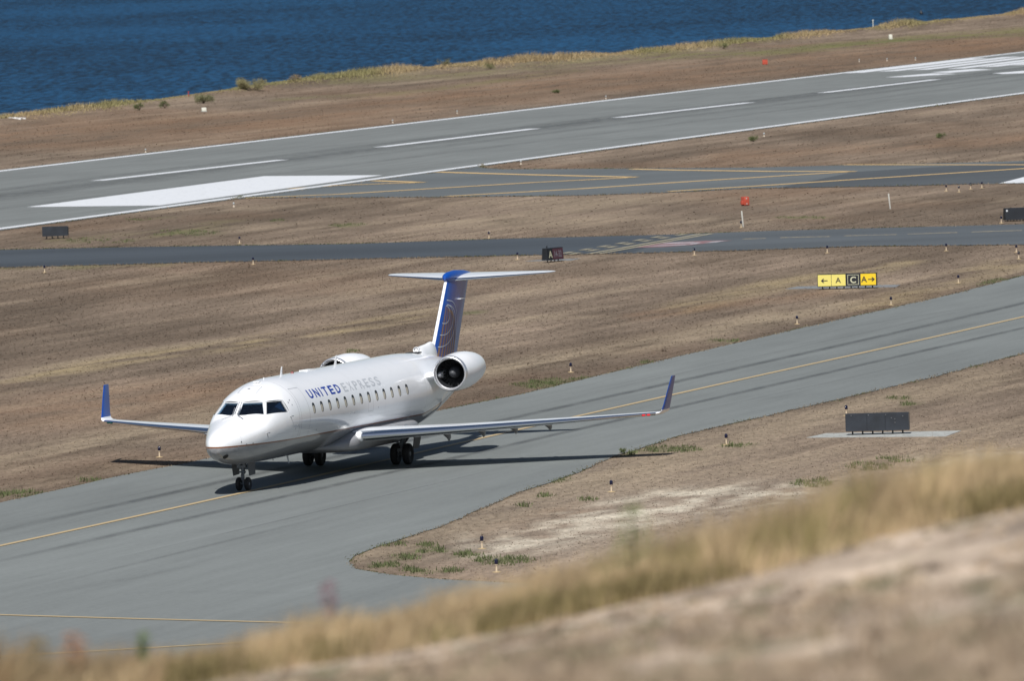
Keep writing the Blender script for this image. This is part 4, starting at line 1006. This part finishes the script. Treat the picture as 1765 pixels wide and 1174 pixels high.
# landing gear
def wheel(c_, r, w_, parent, name='wheel'):
    c_ = Vector(c_); h = w_/2
    root = MB().lathe(c_, (0, 1, 0), [(-h*.72, r*.52), (-h, r*.66), (-h, r*.84), (-h*.72, r*.96), (-h*.3, r), (h*.3, r), (h*.72, r*.96), (h, r*.84), (h, r*.66), (h*.72, r*.52)], 36).build('tyre', M_TIRE, parent, True)
    MB().lathe(c_, (0, 1, 0), [(-h*.80, 0), (-h*.80, r*.20), (-h*.55, r*.30), (-h*.62, r*.50), (-h*.70, r*.535), (h*.70, r*.535), (h*.62, r*.5), (h*.55, r*.30), (h*.80, r*.2), (h*.80, 0)], 30).build('rim', M_RIM, root, True)
    return root
ng = MB(); ng.tube(P(.02, 0, .24), P(.02, 0, .62), .042); ng.tube(P(.02, 0, .55), P(.05, 0, 1.15), .068); ng.tube(P(.02, -.17, .225), P(.02, .17, .225), .035); ng.tube(P(.05, 0, .78), P(.75, 0, 1.05), .03)
ng.tube(P(-.10, 0, .36), P(-.16, 0, .52), .022); ng.tube(P(-.16, 0, .52), P(.0, 0, .66), .022); ng.box(P(-.08, 0, .80), (.12, .30, .08)); ng.tube(P(-.06, -.12, .62), P(-.06, .12, .62), .03)
ngo = ng.build('nose_gear_leg', M_STRUT, plane, True)
for sg in (1, -1):
    wheel(P(.02, sg*.155, .222), .222, .135, ngo)
    MB().lathe(P(-.12, sg*.10, .84), (1, 0, 0), [(-.05, .05), (.02, .06), (.03, .055), (.032, 0)], 16).build('taxi_lamp', M_STRUT, ngo, True)  # lamps and gear doors get dark colours that put in the belly shade
    v = [P(x, sg*(.27+e), z) for x, z in ((-.30, .93), (.42, .95), (.40, .52), (-.16, .50)) for e in (0, .02)]
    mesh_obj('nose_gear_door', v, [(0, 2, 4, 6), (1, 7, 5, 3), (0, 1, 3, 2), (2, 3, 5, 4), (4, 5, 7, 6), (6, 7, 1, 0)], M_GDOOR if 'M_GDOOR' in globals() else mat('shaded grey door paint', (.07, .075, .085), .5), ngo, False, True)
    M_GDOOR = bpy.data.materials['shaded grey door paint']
for sg in (1, -1):
    y = sg*1.585; mg = MB(); mg.tube(P(11.4, y, .37), P(11.35, y, .75), .055); mg.tube(P(11.36, y, .65), P(11.25, sg*1.85, 1.35), .085); mg.tube(P(11.4, y-.26, .37), P(11.4, y+.26, .37), .045)
    mg.tube(P(11.3, y, .72), P(11.0, sg*.95, 1.05), .035); mg.tube(P(11.38, y, .60), P(12.1, sg*1.9, 1.25), .04); mg.tube(P(11.52, y, .40), P(11.75, y, .60), .03); mg.tube(P(11.75, y, .6), P(11.45, y, .8), .03)
    mg.box(P(11.32, y, .50), (.14, .34, .10))
    mgo = mg.build('main_gear_leg', M_STRUT, plane, True)
    wheel(P(11.4, y-.215, .365), .365, .225, mgo); wheel(P(11.4, y+.215, .365), .365, .225, mgo)
    v = [P(x, sg*(2.12+e+(z-.7)*.18), z) for x, z in ((11.0, 1.15), (11.75, 1.15), (11.68, .55), (11.05, .55)) for e in (0, .025)]
    mesh_obj('main_gear_door', v, [(0, 2, 4, 6), (1, 7, 5, 3), (0, 1, 3, 2), (2, 3, 5, 4), (4, 5, 7, 6), (6, 7, 1, 0)], M_GDOOR, mgo, False, True)
# aerials, beacon, probes, small fittings
def blade(name, xa, y, z, h, c0, c1, sweep, m=M_WHITE, dn=1, th=.03):
    v = []
    for hh, c_, dx in ((0, c0, 0), (h, c1, sweep)):
        for a, b in ((-.5, 0), (-.1, 1), (.5, 0), (-.1, -1)): v.append(P(xa+dx+a*c_, y+b*th/2, z+dn*hh))
    return mesh_obj(name, v, [(0, 1, 5, 4), (1, 2, 6, 5), (2, 3, 7, 6), (3, 0, 4, 7), (4, 5, 6, 7), (0, 3, 2, 1)], m, plane, False, True)
blade('aerial', 4.0, 0, 3.53, .30, .26, .12, .10); blade('aerial', 9.4, 0, 3.53, .34, .30, .13, .16); blade('aerial', 4.3, 0, .88, .30, .22, .10, .16, M_LGREY, -1); blade('aerial', 2.3, 0, 3.50, .08, .12, .06, .03)
blade('aerial', 2.9, 0, .88, .10, .12, .06, .05, M_STEEL, -1)
MB().lathe(P(5.1, 0, 3.54), (0, 0, 1), [(0, .06), (.03, .055), (.06, .03), (.065, 0)], 14).build('beacon', M_BEA, plane, True)
MB().lathe(P(.93, -.02, 3.29), (0, 0, 1), [(0, .05), (.02, .05), (.025, 0)], 14).build('hatch_fitting', M_STEEL, plane, True)
mb = MB()
for i, (xa, L_, w_) in enumerate([(6.6, .85, .30)]):
    mb.box(P(xa, 0, 3.555), (L_, w_, .04))
mb.build('antenna_blister', M_WHITE, plane, bevel=.02)
MB().box(P(1.7, 0, 3.475), (.34, .2, .05)).build('antenna_blister', M_WHITE, plane, bevel=.02)
for u, v, L_ in [(460, 747, .28), (500.5, 718, .14)]:
    h = hit(u, v); n_ = Vector((0, 1, .1)).normalized()
    for sg in (1, -1):
        p = Vector((h.x, sg*h.y, h.z)); nn_ = Vector((0, sg, .1)).normalized()
        mb = MB(); mb.tube(p-nn_*.03, p+nn_*.09, .02, .016, 8); mb.tube(p+nn_*.09+Vector((-.05, 0, 0)), p+nn_*.09+Vector((L_*.6, 0, 0)), .016, .010, 8); mb.tube(p, p+Vector((-.04, sg*.03, -L_*.5)), .012, .008, 6)
        mb.build('air_data_probe', M_STEEL, plane, True)
for u, v in [(416, 762), (425, 766), (436, 764), (411, 771), (498.5, 690), (503, 698), (496.5, 694), (514, 733), (509, 739), (604, 713), (611, 711), (652, 702), (545, 741)]:
    h = hit(u, v)
    if h:
        c_ = BV.find_nearest(h); MB().lathe(h+c_[1]*.001, c_[1], [(0, .028), (.006, .028), (.0065, 0)], 8).build('static_port', M_STEEL, plane)
h = hit(389, 787.5)
if h:
    nn_ = BV.find_nearest(h)[1]; MB().lathe(h, nn_, [(-.05, .10), (.006, .10), (.007, 0)], 16).build('nose_vent', M_DARK, plane)
MB().lathe(P(1.02, 0, .86), (0, 0, -1), [(0, .05), (.05, .03), (.06, 0)], 10).build('drain_mast', M_STEEL, plane)

# cockpit furniture and the pilot behind the port side window
mb = MB(); mb.box(P(.33, 0, 2.30), (.5, 1.6, .10)); mb.box(P(.20, 0, 2.40), (.25, 1.3, .10)); mb.build('instrument_coaming', M_DARK, plane, bevel=.02)
for sg in (1, -1):
    mb = MB(); mb.box(P(1.72, sg*.52, 2.25), (.12, .44, .8)); mb.box(P(1.5, sg*.52, 1.9), (.5, .44, .12)); mb.box(P(1.72, sg*.52, 2.75), (.08, .24, .2)); mb.build('pilot_seat', mat('seat blue', (.03, .045, .07), .8) if sg > 0 else bpy.data.materials['seat blue'], plane, bevel=.03)
def skin(name, pts, edges, m, parent=None, sub=1):
    me = bpy.data.meshes.new(name); me.from_pydata([tuple(p[0]) for p in pts], edges, []); o = bpy.data.objects.new(name, me); COL.objects.link(o)
    md = o.modifiers.new('s', 'SKIN'); ly = me.skin_vertices[0] if me.skin_vertices else None
    if ly is None:
        bm = bmesh.new(); bm.from_mesh(me); bm.verts.layers.skin.verify(); bm.to_mesh(me); bm.free(); ly = me.skin_vertices[0]
    for i, p in enumerate(pts): ly.data[i].radius = p[1]; ly.data[i].use_root = (i == 0)
    o.modifiers.new('u', 'SUBSURF').levels = sub
    bpy.context.view_layer.update(); dg = bpy.context.evaluated_depsgraph_get(); nm_ = bpy.data.meshes.new_from_object(o.evaluated_get(dg)); bpy.data.objects.remove(o)
    nm_.materials.clear(); nm_.materials.append(m); nm_.polygons.foreach_set('use_smooth', [True]*len(nm_.polygons)); o = bpy.data.objects.new(name, nm_); COL.objects.link(o)
    if parent: o.parent = parent
    return o
M_SKIN = mat('skin', (.42, .24, .16), .55); M_SHIRT = mat('white shirt', (.72, .74, .78), .8); M_HAIR = mat('dark hair', (.02, .015, .012), .7)
yb = .52
pil = empty('person', PM @ P(1.45, yb, 1.96), math.atan2(AF.y, AF.x), 'pilot in a white shirt seated behind the cockpit side window', 'person')
def Q_(x, y, z): return Vector((x, y, z))    # x forward, z up from seat
body = skin('body', [(Q_(0, 0, .05), (.14, .15)), (Q_(0, 0, .28), (.12, .15)), (Q_(0, 0, .46), (.11, .16)), (Q_(0, 0, .55), (.05, .055)), (Q_(.01, 0, .63), (.065, .06)), (Q_(.02, 0, .72), (.095, .08)), (Q_(.015, 0, .81), (.07, .065)),
    (Q_(0, .20, .47), (.06, .06)), (Q_(.06, .26, .24), (.045, .045)), (Q_(.30, .20, .20), (.035, .035)), (Q_(.40, .18, .22), (.03, .02)), (Q_(0, -.20, .47), (.06, .06)), (Q_(.08, -.25, .24), (.045, .045)), (Q_(.32, -.16, .22), (.035, .035)), (Q_(.42, -.14, .24), (.03, .02)), (Q_(.115, 0, .70), (.02, .016)),
    (Q_(.25, .1, .05), (.08, .08)), (Q_(.25, -.1, .05), (.08, .08))],
    [(0, 1), (1, 2), (2, 3), (3, 4), (4, 5), (5, 6), (2, 7), (7, 8), (8, 9), (9, 10), (2, 11), (11, 12), (12, 13), (13, 14), (5, 15), (0, 16), (0, 17)], M_SKIN, pil, 1)
skin('shirt', [(Q_(0, 0, .05), (.155, .165)), (Q_(0, 0, .28), (.135, .165)), (Q_(0, 0, .46), (.12, .172)), (Q_(0, 0, .53), (.07, .08)), (Q_(0, .20, .475), (.075, .075)), (Q_(.05, .26, .28), (.06, .06)), (Q_(0, -.20, .475), (.075, .075)), (Q_(.07, -.25, .28), (.06, .06))],
    [(0, 1), (1, 2), (2, 3), (2, 4), (4, 5), (2, 6), (6, 7)], M_SHIRT, body, 1)
MB().lathe(Q_(-.02, 0, .735), (-.25, 0, 1), [(-.06, .095), (.0, .105), (.06, .095), (.10, .06), (.115, 0)], 16).build('hair', M_HAIR, body, True)

# ================================================================== FIELD FURNITURE
def text_mesh(name, txt, size, origin, ux, uy, m, parent, center=True, bold=.012, sxk=1.0):
    v, f = glyph(txt); x0 = min(p[0] for p in v); x1 = max(p[0] for p in v); y0 = min(p[1] for p in v); y1 = max(p[1] for p in v); k = size/(y1-y0)
    return mesh_obj(name, [origin+ux*((p[0]-(x0+x1)/2)*k*sxk)+uy*((p[1]-(y0+y1)/2)*k) for p in v], f, m, parent)
M_SY = mat('pale yellow sign face', (.68, .60, .16), .45); M_SYD = mat('deep yellow sign face', (.74, .52, .02), .45); M_SB = mat('black sign paint', (.010, .013, .018), .5, var=.25, vscale=3)
M_SBK = mat('dark grey weathered sign panel', (.017, .022, .031), .55, var=.3, vscale=2.5); M_SR = mat('shaded red sign face', (.075, .026, .042), .5); M_SWH = mat('shaded white sign lettering', (.20, .19, .225), .6)  # shade on the holding sign is put into the red and lettering colours
M_SLET = mat('black lettering', (.02, .02, .02), .6); M_SYL = mat('yellow lettering', (.55, .55, .40), .5); M_EDGE = mat('dark brown metal', (.09, .075, .065), .7)
def cabinet(root, w_, h_, d, z0, m, taper=.0, endm=None):
    v = []
    for x in (-w_/2, w_/2):
        for y, z in ((-d/2, z0), (d/2, z0), (d/2-taper, z0+h_), (-d/2+taper, z0+h_)): v.append((x, y, z))
    return mesh_obj('cabinet', v, [(0, 1, 2, 3), (7, 6, 5, 4), (0, 4, 5, 1), (1, 5, 6, 2), (2, 6, 7, 3), (3, 7, 4, 0)], m, root, False, True)
def legs(root, w_, n, z0, m=None, d=.10):
    for i in range(n):
        x = -w_/2+w_*(i+.5)/n; mb = MB(); mb.tube((x, 0, 0), (x, 0, z0+.02), .028, n=8); mb.lathe((x, 0, 0), (0, 0, 1), [(0, .075), (.02, .075), (.03, .03)], 10); mb.build('leg', m or M_SB, root)
X3, Z3, Y3 = Vector((1, 0, 0)), Vector((0, 0, 1)), Vector((0, 1, 0))
# direction sign in the middle field
p = G(1461, 498); sgn_ = empty('taxiway_direction_sign', (p.x, p.y, .0), R(-7), 'yellow and black taxiway direction sign reading A C A with arrows', 'sign')
W_ = 2.80; cab = cabinet(sgn_, W_, .60, .30, .13, M_SB, .03); legs(sgn_, W_-.1, 8, .13)
fy = -.152
def panel(x0, x1, m, name='sign_face', z0=.165, z1=.70):
    tl = .03*(1-0); return mesh_obj(name, [(x0, fy+.03*(z0-.13)/.6-.004, z0), (x1, fy+.03*(z0-.13)/.6-.004, z0), (x1, fy+.03*(z1-.13)/.6-.004, z1), (x0, fy+.03*(z1-.13)/.6-.004, z1)], [(0, 1, 2, 3)], m, sgn_)
xs_ = [-1.38, -.74, -.04, .60, 1.36]
up_ = Vector((0, .05, 1)).normalized(); fo = Vector((0, -.010, 0))
f1 = panel(-1.38, -.755, M_SY); f2 = panel(-.735, -.075, M_SY); f3 = panel(-.015, .585, M_SB); f4 = panel(.64, 1.36, M_SYD)
def at_(x, z): return Vector((x, fy+.03*(z-.13)/.6-.010, z))
def arrow(x, z, d, parent, m=M_SLET):
    a = at_(x, z); mb = MB(); q = [(-.16, .022), (.05, .022), (.0, .10), (.05, .10), (.16, 0), (.05, -.10), (.0, -.10), (.05, -.022), (-.16, -.022)]
    mb.add([a+X3*(px_*d)+up_*pz_ for px_, pz_ in q], [(0, 1, 7, 8), (1, 2, 3, 4), (7, 4, 5, 6), (1, 4, 7)]); mesh_obj('arrow', mb.v, mb.f, m, parent)
arrow(-1.08, .42, -1, f1); text_mesh('lettering', 'A', .26, at_(-.42, .43), X3, up_, M_SLET, f2); text_mesh('lettering', 'C', .30, at_(.285, .43), X3, up_, M_SYL, f3)
text_mesh('lettering', 'A', .28, at_(.80, .44), X3, up_, M_SLET, f4); arrow(1.15, .43, 1, f4)
mb = MB()
for a, b in (((.02, .20), (.55, .22)), ((.02, .65), (.55, .67)), ((.02, .22), (.04, .65)), ((.53, .22), (.55, .65))):
    mb.add([at_(a[0], a[1]), at_(b[0], a[1]), at_(b[0], b[1]), at_(a[0], b[1])], [(0, 1, 2, 3)])
mesh_obj('border', mb.v, mb.f, M_SYL, f3)
# big dark sign seen from behind on its pad
p = G(1513, 749.5); s2 = empty('taxiway_sign', (p.x, p.y, .02), R(-6), 'large dark sign seen from behind on a pale concrete pad', 'sign')
cabinet(s2, 2.22, .62, .26, .12, M_SBK, .02); legs(s2, 2.1, 6, .12)
mb = MB(); mb.box((1.115, 0, .43), (.02, .24, .58)); mb.build('end_plate', M_EDGE, s2)  # end plate coloured browner than the dark panel
mb = MB()
for x in (-.36, .28): mb.box((x, -.137, .44), (.012, .01, .54))
mb.build('panel_joint', M_SB, s2)
mb = MB()
for x, z in ((.62, .52), (.62, .40), (.5, .56), (.9, .62), (-.3, .68), (-.9, .68), (.3, .68)): mb.box((x, -.136, z), (.02, .008, .03))
mb.build('rivet', M_STEEL, s2)
def pad(uvs, m, z=.012): 
    vs = GL(uvs); k = len(vs); v = [(q.x, q.y, z) for q in vs]+[(q.x, q.y, -.1) for q in vs]
    return tag(mesh_obj('concrete_pad', v, [tuple(range(k))]+[(i, (i+1) % k, k+(i+1) % k, k+i) for i in range(k)], m, None, False, True), kind='structure')
pad([(1390, 755), (1424, 747.5), (1657, 743), (1630, 753)], M_CONC); pad([(1353, 498.5), (1375, 494), (1552, 491), (1545, 495)], M_CONCd, .012); pad([(905, 450.5), (925, 448.5), (1002, 445.5), (985, 449)], M_CONCd, .012)
# sign beside the runway, seen from behind at left
p = G(95, 411.5); s3 = empty('taxiway_sign', (p.x, p.y, .02), R(4), 'small black sign seen from behind between the runway and the dark taxiway', 'sign')
cabinet(s3, 1.46, .56, .22, .14, M_SBK, .02); legs(s3, 1.3, 4, .14); MB().box((.76, 0, .42), (.06, .2, .5)).build('end_plate', M_SB, s3)
# red holding sign by the crossing taxiway
p = G(953, 451.5); s4 = empty('runway_holding_sign', (p.x, p.y, .0), R(58), 'black and red runway sign standing at an angle beside the crossing taxiway', 'sign')
cabinet(s4, 1.55, .62, .38, .12, M_SB, .05); legs(s4, 1.4, 4, .12)
q1 = mesh_obj('sign_face', [(-.74, -.198, .15), (-.30, -.198, .15), (-.30, -.155, .70), (-.74, -.155, .70)], [(0, 1, 2, 3)], M_SB, s4)
q2 = mesh_obj('sign_face', [(-.28, -.198, .15), (.74, -.198, .15), (.74, -.155, .70), (-.28, -.155, .70)], [(0, 1, 2, 3)], M_SR, s4)
upr = Vector((0, .043, .55)).normalized()
text_mesh('lettering', 'A', .36, Vector((-.50, -.182, .42)), X3, upr, M_SYL, q1); text_mesh('lettering', '14-32', .34, Vector((.23, -.182, .42)), X3, upr, M_SWH, q2, sxk=.72)
MB().tube((-.55, 0, .7), (-.55, 0, .86), .03).build('lamp_post', M_SB, s4)
# dark sign at the right edge
p = G(1750, 381); s5 = empty('taxiway_sign', (p.x, p.y, .0), R(14), 'black tapered sign at the right edge beyond the crossing taxiway', 'sign')
cabinet(s5, 1.25, .66, .52, .08, M_SB, .12); legs(s5, 1.1, 6, .08)
MB().box((-.52, -.17, .60), (.09, .02, .10)).build('number_plate', M_LGREY, s5)

# edge lights
M_LENS = mat('deep blue glass lens', (.003, .004, .026), .12, coat=.5); M_STEM = mat('yellow cream stem', (.56, .46, .34), .55); M_BASE = mat('yellow base plate', (.42, .32, .18), .6); M_STEMW = mat('pale stem', (.62, .55, .46), .6)
def proto_light():
    r = empty('taxiway_light', (0, 0, -50))
    MB().lathe((0, 0, 0), (0, 0, 1), [(0, .13), (.012, .13), (.025, .05)], 16).build('base_plate', M_BASE, r)
    MB().lathe((0, 0, 0), (0, 0, 1), [(.012, .030), (.20, .027), (.205, .045), (.235, .050)], 14).build('stem', M_STEM, r, True)
    MB().lathe((0, 0, 0), (0, 0, 1), [(.232, .050), (.25, .054), (.33, .056), (.365, .046), (.385, .022), (.39, 0)], 16).build('lens', M_LENS, r, True)
    return r
pl = proto_light(); used = False
LIGHTS = [(275, 788.5, 'blue taxiway light in the dry grass left of the jet nose'), (831, 946.5, 'blue taxiway light standing on the bare tip of the grass island nearest the pavement'),
 (856, 987, 'blue taxiway light just above the blurred golden grass, lowest of all'), (1054, 848.5, 'blue taxiway light beside the pale sandy patch'), (1252, 767, 'blue taxiway light on the near verge between the wing shadow and the large dark sign'),
 (1459, 717, 'blue taxiway light behind the left end of the large dark sign'), (984, 642, 'blue taxiway light beyond the port engine on the far verge'), (1374, 559, 'blue taxiway light on the far verge below the yellow sign'),
 (1536, 526, 'blue taxiway light right of and below the yellow direction sign'), (1652, 488, 'blue taxiway light between the yellow sign and the right edge'), (77, 470, 'blue taxiway light at the far left edge below the dark taxiway'),
 (436.5, 456, 'blue taxiway light below the dark taxiway, in front of the jet tail'), (413, 419.5, 'blue taxiway light above the dark taxiway at left, second from the small black sign'), (843, 411, 'blue taxiway light above the middle of the dark taxiway'),
 (892, 447.5, 'blue taxiway light just left of the red runway sign'), (1197, 440, 'blue taxiway light below the painted red marking'), (1426, 436, 'blue taxiway light above the left end of the yellow sign'),
 (1631, 432.5, 'blue taxiway light below the crossing taxiway, above and right of the yellow sign'), (1752, 435, 'blue taxiway light at the right edge, upper of a close pair'), (1756, 446.5, 'blue taxiway light at the right edge, lower of a close pair'),
 (1726, 384.5, 'blue taxiway light at the foot of the black tapered sign'), (1277.5, 392.5, 'low dark taxiway light beside the foot of a white stake'), (1631, 329.5, 'leftmost of four lights in a row by the runway exit'),
 (1653, 331, 'second from left of four lights in a row by the runway exit'), (1673, 326, 'third from left of four lights in a row by the runway exit'), (1692.5, 324, 'rightmost of four lights in a row by the runway exit')]
for u, v, lab in LIGHTS:
    p = G(u, v); o = pl if not used else copy_tree(pl); used = True
    o.location = (p.x, p.y, 0); o.rotation_euler.z = random.uniform(0, 6); tag(o, lab, 'light', 'blue edge lights along the taxiways')
M_RL = mat('clear lens', (.42, .45, .46), .15, coat=.5)
def proto_rl():
    r = empty('runway_light', (0, 0, -50)); MB().lathe((0, 0, 0), (0, 0, 1), [(0, .09), (.02, .09), (.03, .035), (.16, .03)], 14).build('stem', M_STEMW, r, True)
    MB().lathe((0, 0, 0), (0, 0, 1), [(.15, .05), (.17, .065), (.24, .07), (.28, .035), (.29, 0)], 14).build('lens', M_RL, r, True); return r
rl = proto_rl(); used = False
for u, v, lab in [(251, 262.5, 'small white runway light on the far runway edge at left'), (677, 211.5, 'small white runway light on the far runway edge near the middle'), (788, 195.5, 'small white runway light on the far runway edge right of the middle'), (1044.5, 170, 'small white runway light on the far runway edge above a centre dash'),
    (1481, 106, 'leftmost of three runway lights beyond the threshold stripes'), (1529, 104.5, 'middle of three runway lights beyond the threshold stripes'), (1578, 103, 'rightmost of three runway lights beyond the threshold stripes'), (403, 356.5, 'small amber light on the near runway edge below the white block marking'),
    (898, 283, 'small light on the near runway edge above the runway exit'), (1317, 235, 'small light on the near runway edge right of the middle')]:
    p = G(u, v); o = rl if not used else copy_tree(rl); used = True; o.location = (p.x, p.y, 0); tag(o, lab, 'light', 'lights along the runway edges')

# stakes
M_STK = mat('white painted wood', (.46, .46, .43), .7)
for u, v, h, lean, lab in [(1281, 391, .88, -.07, 'white stake in front of the orange box, nearest the crossing taxiway'), (1534.5, 360, .88, -.09, 'white leaning stake alone in the grass, farther right')]:
    p = G(u, v); mb = MB(); mb.box((0, 0, h/2), (.075, .04, h)); mb.box((0, 0, h+.01), (.05, .035, .03)); o = mb.build('stake', M_STK, None, bevel=.006)
    o.location = (p.x, p.y, 0); o.rotation_euler = (0, lean, .2); tag(o, lab, 'stake', 'white stakes in the grass')
# orange equipment boxes
M_OR = mat('orange red paint', (.44, .075, .045), .5, var=.08, vscale=4)
p = G(1284.5, 354.5); o = empty('equipment_box', (p.x, p.y, 0), R(25), 'orange red equipment box with a dark side, standing behind a white stake', 'box')
o.scale = (.82, .82, .88); mb = MB(); mb.box((0, 0, .33), (.40, .55, .56)); mb.build('housing', M_OR, o, bevel=.02); MB().box((-.29, -.1, .22), (.18, .22, .26)).build('side_unit', M_OR, o, bevel=.02)
mb = MB(); mb.box((0, 0, .025), (.36, .5, .05)); mb.build('plinth', M_SB, o)
mb = MB(); mb.box((-.02, -.278, .50), (.09, .01, .09)); mb.box((0.0, -.278, .14), (.09, .01, .07)); mb.build('white_plate', M_STK, o)
p = G(1318.5, 111.5); o = empty('equipment_box', (p.x, p.y, 0), R(4), 'orange red square box in the brown grass beyond the runway', 'box')
MB().box((0, 0, .30), (.52, .4, .48)).build('housing', M_OR, o, bevel=.02); mb = MB()
for x in (-.2, .2): mb.tube((x, 0, 0), (x, 0, .08), .03)
mb.build('leg', M_SB, o); MB().box((0, 0, .555), (.56, .44, .03)).build('lid', M_OR, o, bevel=.008)
# small white markers by the shore, rock and red stick, buoy
M_MK = mat('white marker paint', (.70, .70, .62), .6)
for u, v, w_, h_, lab in [(351.5, 192, .40, .32, 'small white marker block by the shore at left'), (1535, 67, .36, .50, 'small white marker block in the green strip at upper right')]:
    p = G(u, v); o = empty('marker_block', (p.x, p.y, 0), .3, lab, 'marker', 'white marker blocks near the shore'); MB().box((0, 0, h_/2+.04), (w_, .3, h_)).build('block', M_MK, o, bevel=.03); MB().box((0, 0, .03), (w_+.1, .4, .06)).build('plinth', M_CONC, o)
def rock(u, v, r, lab):
    p = G(u, v); bm = bmesh.new(); bmesh.ops.create_icosphere(bm, subdivisions=3, radius=1)
    for q in bm.verts:
        n_ = math.sin(q.co.x*4+1)*math.cos(q.co.y*5)*math.sin(q.co.z*4+2)*.25+random.uniform(-.06, .06); q.co = Vector((q.co.x*r*1.7, q.co.y*r, q.co.z*r*.55))*(1+n_)
    me = bpy.data.meshes.new('shore_rock'); bm.to_mesh(me); bm.free(); me.materials.append(bpy.data.materials.get('pale rock') or mat('pale rock', (.48, .47, .46), .9, var=.2, vscale=5, bump=.5)); o = bpy.data.objects.new('shore_rock', me); COL.objects.link(o)
    o.location = (p.x, p.y, .15); tag(o, lab, 'rock', 'pale rocks at the shore')
rock(24, 209, .42, 'pale flat rock at the water edge, left one of two at the far left'); rock(36, 208, .28, 'small pale rock at the water edge, right one of two at the far left')
p = G(325, 172); mb = MB(); mb.tube((0, 0, 0), (.02, 0, .75), .05, .04, 8); mb.box((.02, 0, .78), (.12, .05, .10)); o = mb.build('marker_stick', mat('red stick paint', (.35, .04, .04), .6)); o.location = (p.x, p.y, 0); tag(o, 'small red stick standing on the shore bank at left', 'stick')
p = G(1505, 48); mb = MB(); mb.tube((0, 0, 0), (0, 0, .8), .05, .04, 8); mb.box((0, 0, .8), (.16, .05, .12)); o = mb.build('marker_stick', M_MK); o.location = (p.x, p.y, .2); tag(o, 'small pale stick standing on the shore bank at upper right', 'stick')
p = G(1588, 24, -1.6); mb = MB(); mb.lathe((0, 0, 0), (0, 0, 1), [(-.1, .18), (.1, .24), (.3, .20), (.42, .08), (.7, .04), (.72, 0)], 14); o = mb.build('buoy', M_SB, None, True); o.location = (p.x, p.y, -1.6); tag(o, 'tiny dark buoy floating in the water at upper right', 'buoy')
# shrubs
def shrub(u, v, rx, h, lab, col=(.075, .095, .03), n=700):
    p = G(u, v); rr = random.Random(int(u*7+v)); root = empty('shrub', (p.x, p.y, float(ground_z(np.array([p.x]), np.array([p.y]))[0])), 0, lab, 'shrub', 'shrubs growing on the airfield and the shore')
    mb = MB()
    for i in range(7): a = rr.uniform(0, 6.28); mb.tube((0, 0, 0), (math.cos(a)*rx*.5, math.sin(a)*rx*.5, h*rr.uniform(.5, .8)), .03*h, .01*h, 5)
    mb.build('branch', bpy.data.materials.get('shrub wood') or mat('shrub wood', (.10, .075, .05), .9), root)
    V = []; F = []; cl = [(rr.uniform(-.7, .7)*rx, rr.uniform(-.7, .7)*rx, rr.uniform(.3, .75)*h) for _ in range(9)]
    for i in range(n):
        c_ = rr.choice(cl); d = Vector((rr.gauss(0, 1), rr.gauss(0, 1), rr.gauss(0, .9))).normalized()*rr.uniform(.1, .45)*min(rx, h*1.1); q = Vector(c_)+d; q.z = max(.02, q.z)
        ls = min(rx, .5); s_ = d.orthogonal().normalized()*.05*ls; t_ = Vector((rr.uniform(-1, 1), rr.uniform(-1, 1), rr.uniform(0, 1))).normalized()*.16*ls; b = len(V); V += [q-s_, q+s_, q+s_*.3+t_]; F.append((b, b+1, b+2))
    mesh_obj('foliage', V, F, bpy.data.materials.get('shrub %s' % (col,)) or mat('shrub %s' % (col,), col, .9, var=.35, vscale=6), root)
shrub(240, 190, .55, .75, 'dark green shrub on the shore bank, left one of a pair'); shrub(284, 186.5, .60, .75, 'dark green shrub on the shore bank, right one of a pair')
shrub(957, 161, .45, .35, 'low green shrub in the brown grass beyond the middle of the runway'); shrub(1299, 244, .45, .45, 'dark green shrub on the near runway verge, above the orange box')
shrub(1621, 238, .40, .40, 'green shrub in the brown grass between the runway and its exit'); shrub(1076, 783, .17, .22, 'small dark bush at the pavement edge where the wing shadow ends')
shrub(350, 178, 1.2, .8, 'wide grey green shrub on the shore bank right of the red stick', (.15, .15, .075), 4000); shrub(435, 158, 2.1, 1.1, 'large pale green mound of scrub on the shore bank at left', (.22, .20, .10), 9000); shrub(765, 120, .8, .9, 'olive shrub on the middle of the shore bank', (.15, .14, .06))
shrub(845, 119, .8, .7, 'dark olive shrub on the shore bank right of the middle', (.11, .12, .045)); shrub(1247, 84, .7, .8, 'dark olive shrub on the shore bank at upper right', (.11, .12, .045)); shrub(508, 147, .7, .8, 'brown shrub on the shore bank beside the pale green mound', (.22, .16, .08))
